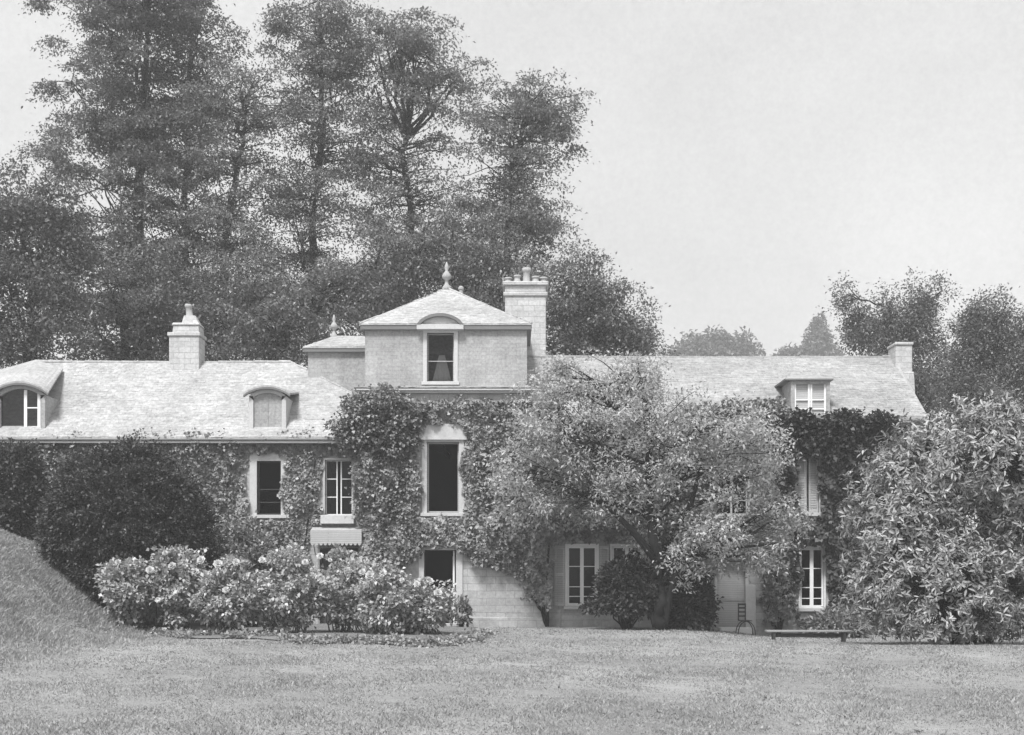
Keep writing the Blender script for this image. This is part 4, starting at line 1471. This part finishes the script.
# great magnolia on the right
mx_, my_ = PX(968, -9.5), -9.5
mg = gz(mx_, my_)
mt = thing('magnolia_bush', 'huge glossy leaved magnolia bush at the right edge of the lawn', 'shrub', (mx_, my_, mg))
lv = Leaves()
mb = MB()
blobs = [(960, 480, 78, 72), (905, 520, 58, 70), (995, 460, 62, 55), (1040, 500, 60, 80), (935, 590, 85, 55), (1010, 585, 70, 60), (890, 575, 45, 55), (985, 425, 40, 22), (925, 465, 40, 40), (1060, 580, 60, 60), (1045, 435, 45, 30)]
s = (CD + my_) / FPX
for bi, b in enumerate(blobs):
    c = np.array(PP(b[0], b[1], my_)) + np.array([0, rng.normal(0, 0.3), 0])
    rad = np.array([b[2] * s, 1.5, b[3] * s])
    n = int(b[2] * b[3] / 4.6)
    u = unit(rng.normal(0, 1, (n, 3)) + np.array([0, -0.35, 0.1]))
    p = c + u * rad * (1 - np.abs(rng.normal(0, 0.14, (n, 1)))) * (1 + 0.08 * wob(u, 3, bi)[:, None])
    p = p + rng.normal(0, 1, p.shape) * 0.10 + u * np.abs(rng.normal(0, 0.22, (n, 1))) * (rng.uniform(0, 1, (n, 1)) < 0.5)
    p = p[(p[:, 2] > mg + 0.15)]
    p = p[wob(p, 2.4, 41) > -0.42]
    u = unit(p - c)
    for pt, o_ in zip(p, u):
        k = int(rng.integers(7, 12))
        ang = rng.uniform(0, 6.28) + np.arange(k) * 2.4
        o2 = unit(o_ + np.array([0, 0, 0.5]) + rng.normal(0, 0.25, 3))
        a_ = unit(np.cross(o2, (0.2, 0.5, 0.84)))
        b2 = np.cross(o2, a_)
        el = rng.uniform(-0.5, 0.9, k)
        d = (np.cos(ang)[:, None] * a_ + np.sin(ang)[:, None] * b2) * np.cos(el)[:, None] + o2 * np.sin(el)[:, None]
        sz = rng.uniform(0.5, 1.25, k)
        lv.add(np.repeat(pt[None], k, 0) + d * 0.02 - o2 * rng.uniform(0, 0.16, (k, 1)) + rng.normal(0, 0.03, (k, 3)), d + rng.normal(0, 0.22, (k, 3)), np.repeat(o2[None], k, 0) + rng.normal(0, 0.25, (k, 3)), 0.17 * sz, 0.056 * sz, ell=True, fold=0.15)
    a0 = np.array([mx_ + rng.normal(0, 0.4), my_ + rng.normal(0, 0.3), mg - 0.1])
    mb.tube(curve(a0, c, jit=0.15, n=8), np.linspace(0.09, 0.04, 8), 6)
    for pt in p[::7]:
        mb.tube(curve(c, pt, sag=0.05, jit=0.05, n=4), np.linspace(0.025, 0.008, 4), 4)
lv.build('foliage', M['magnolia'], mt)
mb.build('stem', M['bark'], mt)

# rose bushes
roses = [
    (128, 566, 24, 'leftmost rose bush of the bed, in front of the round dark shrub', [(118, 562), (150, 570)]),
    (176, 555, 28, 'rose bush with most white blooms, crowded along its top', [(165, 553), (172, 566), (184, 562), (195, 572), (201, 560), (187, 575), (150, 586), (158, 600), (212, 578), (180, 590)]),
    (232, 562, 30, 'rose bush with a few big white blooms low on its right side', [(218, 564), (236, 562), (246, 577), (226, 590), (215, 600)]),
    (288, 548, 36, 'tallest rose bush in the middle of the bed with few pale blooms', [(262, 560), (305, 562), (320, 556), (285, 600)]),
    (348, 556, 32, 'rose bush in front of the scalloped canopy with one big white bloom', [(348, 571), (330, 560), (362, 572)]),
    (382, 569, 24, 'rose bush before the bare wall left of the front door', [(383, 573), (370, 575), (402, 580)]),
    (421, 578, 27, 'rightmost rose bush, standing before the open front door', [(430, 581), (417, 584), (438, 593)]),
]
for i, (px, top, w, lab, fl) in enumerate(roses):
    y = -6.6 + 0.5 * math.sin(i * 2.1)
    s = (CD + y) / FPX
    x = PX(px, y)
    g = gz(x, y) + 0.03
    t = thing('rose_bush', lab, 'rose bush', (x, y, g), 'rose bushes in the long bed')
    zt_ = PZ(top, y)
    c = np.array([x, y, g + (zt_ - g) * 0.57])
    r = np.array([w * 0.98 * s, 0.75, (zt_ - g) * 0.43])
    lv, mb = Leaves(), MB()
    k = 0
    while k < 160:
        u = unit(rng.normal(0, 1, 3))
        rr_ = rng.uniform(0.35, 1.0) ** 0.5 * (1 + 0.34 * wob(u, 3.4, i + 30) + abs(rng.normal(0, 0.07)))
        p = c + u * r * rr_
        if wob(p, 2.6, i) < -0.28:
            continue
        k += 1
        clump(lv, p, 0.2 * rng.uniform(0.6, 1.4), int(34 * rng.uniform(0.6, 1.4)), 0.125, 0.085, 0.7, 0.05, out=u * 0.5)
        if k % 5 == 0:
            a = np.array([x + rng.normal(0, 0.16 + w * s * 0.18), y + rng.normal(0, 0.15), g - 0.05])
            mb.tube(curve(a, p, sag=0.1, jit=0.04, n=6), np.linspace(0.016, 0.006, 6), 5)
    lv.build('foliage', M['rose'], t)
    mb.build('stem', M['barklight'], t)
    for j, (fx, fy) in enumerate(fl):
        fy_ = y - 0.62 + 0.2 * math.sin(j * 3.3)
        fc = np.array(PP(fx, fy, fy_))
        fm = Leaves()
        ax_ = unit(np.array([rng.normal(0, 0.3), -0.75, 0.5]))
        e1 = unit(np.cross(ax_, (0.3, 0.1, 0.9)))
        e2 = np.cross(ax_, e1)
        fs_ = rng.uniform(0.7, 1.45)
        for ring, (el, ln) in enumerate(((0.15, 0.12), (0.6, 0.105), (1.05, 0.085), (1.35, 0.06))):
            m = 7 - ring
            an = np.arange(m) * 2 * math.pi / m + ring * 0.5 + rng.uniform(0, 1)
            d = (np.cos(an)[:, None] * e1 + np.sin(an)[:, None] * e2) * math.cos(el) + ax_ * math.sin(el)
            fm.add(np.repeat(fc[None], m, 0), d, np.repeat(ax_[None], m, 0) - d * 0.3, ln * fs_ * 0.85, ln * fs_ * 0.85, ell=True, fold=-0.1)
        fm.build('flower', M['petal'], t)

# low leaves along the edge of the bed
lv = Leaves()
n = 1500
kk = rng.uniform(0, len(bp_), n)
ed = np.stack([np.interp(kk, range(len(bp_) + 1), np.append(bp_[:, i], bp_[0, i])) for i in range(2)], 1)
front = ed[:, 1] < np.median(bp_[:, 1]) + 0.5
ed = ed[front]
ed += np.abs(rng.normal(0, 0.9, (len(ed), 1))) * np.array([[0, 1.0]]) + rng.normal(0, 0.25, ed.shape)
for (x, y) in ed:
    if wob(np.array([x, y, 0.0]), 1.6, 7) < -0.15:
        continue
    clump(lv, (x, y, gz(x, y) + 0.08), rng.uniform(0.06, 0.16), int(rng.integers(6, 22)), 0.10, 0.07, 0.5)
gc = lv.build('ground_cover', M['low'], None)
tag(gc, 'low leafy ground cover along the front edge of the rose bed', 'ground cover', kind='stuff')

# ---- grass blades
def grass(name, n, pick, h0, h1, label):
    x, y = pick(n)
    z = ground_z(x, y)
    n = len(x)
    an = rng.uniform(0, 6.28, n)
    h = rng.uniform(h0, h1, n)
    w = rng.uniform(0.006, 0.014, n) * np.clip((y + CD) / 16, 1, 2.4)
    h = h * np.clip(1 + 0.7 * wob(np.stack([x, y, 0 * x], 1), 1.7, 3), 0.35, 2.2)
    lean = rng.normal(0, 0.7, (n, 2)) * h[:, None]
    b = np.stack([x, y, z - 0.005], 1)
    sx = np.stack([np.cos(an), np.sin(an), 0 * an], 1) * w[:, None]
    tip = b + np.concatenate([lean, h[:, None]], 1)
    V = np.stack([b - sx, b + sx, tip], 1).reshape(-1, 3)
    F = np.arange(3 * n).reshape(n, 3)
    o = quad_obj(name, V, F, M['grass'])
    return tag(o, label, 'grass', kind='stuff')


def pick_lawn(n):
    d = 11.5 * (41 / 11.5) ** rng.uniform(0, 1, n)
    x = rng.uniform(-0.47, 0.47, n) * d
    y = d - CD
    ok = (y < -0.7) & (x > -12.5)
    return x[ok], y[ok]


def pick_bank(n):
    x = rng.uniform(-19, -8.5, n)
    y = rng.uniform(-24, -3, n)
    ok = rng.uniform(0, 1, n) < sm(-8.8, -12.2, x) * sm(-24, -13, y)
    return x[ok], y[ok]


grass('lawn_grass', 230000, pick_lawn, 0.012, 0.042, 'short mown grass across the whole lawn')
grass('bank_grass', 330000, pick_bank, 0.03, 0.11, 'longer unmown grass on the bank at the left')

lv = Leaves()
for k in range(700):
    d_ = 11.5 * (38 / 11.5) ** rng.uniform(0, 1)
    x, y = rng.uniform(-0.45, 0.45) * d_, d_ - CD
    if wob(np.array([x, y, 1.0]), 0.9, 12) < 0.1:
        continue
    clump(lv, (x, y, gz(x, y) + 0.012), rng.uniform(0.04, 0.10), int(rng.integers(5, 14)), 0.045, 0.026, 0.12)
tag(lv.build('lawn_weeds', M['low'], None), 'clover and broad leaved weeds scattered through the lawn', 'weeds', kind='stuff')

# ---- plank bench
by = -6.5
bx0, bx1 = PX(766, by), PX(851, by)
bz = gz((bx0 + bx1) / 2, by)
be = thing('plank_bench', 'long low plank bench on the lawn before the ivy at the right', 'bench', ((bx0 + bx1) / 2, by, bz))
MB().box(bx0, bx1, by - 0.17, by + 0.17, bz + 0.30, bz + 0.35).build('seat', M['wood'], be, bevel=0.008)
for xx in (bx0 + 0.18, bx1 - 0.24):
    MB().box(xx, xx + 0.06, by - 0.14, by + 0.14, bz - 0.05, bz + 0.298).build('leg', M['dark'], be)
MB().box(bx0 + 0.25, bx1 - 0.25, by - 0.02, by + 0.02, bz + 0.16, bz + 0.26).build('stretcher', M['dark'], be)

# ---- iron chair by the garden door
iy = -2.0
ix = PX(744, iy)
iz = gz(ix, iy)
ic = thing('garden_chair', 'small dark iron chair with slatted back and hooped legs by the grey door', 'chair', (ix, iy, iz))
mb = MB()
th_ = np.linspace(0, math.pi, 13)
for yy in (-0.2, 0.2):
    mb2 = MB()
    mb2.tube(np.stack([ix + 0.05 + 0.27 * np.cos(th_), np.full(13, iy + yy), iz - 0.02 + 0.44 * np.sin(th_) ** 0.8], 1), 0.016, 6)
    mb2.build('leg', M['iron'], ic)
MB().box(ix - 0.16, ix + 0.22, iy - 0.22, iy + 0.22, iz + 0.425, iz + 0.45).build('seat', M['iron'], ic, bevel=0.008)
mb.box(ix - 0.155, ix - 0.12, iy + 0.18, iy + 0.21, iz + 0.45, iz + 0.98)
mb.box(ix + 0.06, ix + 0.095, iy + 0.18, iy + 0.21, iz + 0.45, iz + 0.98)
for q in (0.55, 0.68, 0.81, 0.92):
    mb.box(ix - 0.12, ix + 0.06, iy + 0.185, iy + 0.205, iz + q, iz + q + 0.05)
mb.build('backrest', M['iron'], ic)

# ================================================================== HAZE
mh, th, oh = new_mat('thin_haze')
pv = N(th, 'ShaderNodeVolumePrincipled')
pv.inputs['Color'].default_value = (0.95, 0.95, 0.95, 1)
pv.inputs['Density'].default_value = 0.0013
pv.inputs['Anisotropy'].default_value = 0.2
th.links.new(pv.outputs[0], oh.inputs['Volume'])
hz = MB().box(-640, 640, -660, 620, -2.2, 46).build('haze', mh)
tag(hz, kind='stuff')
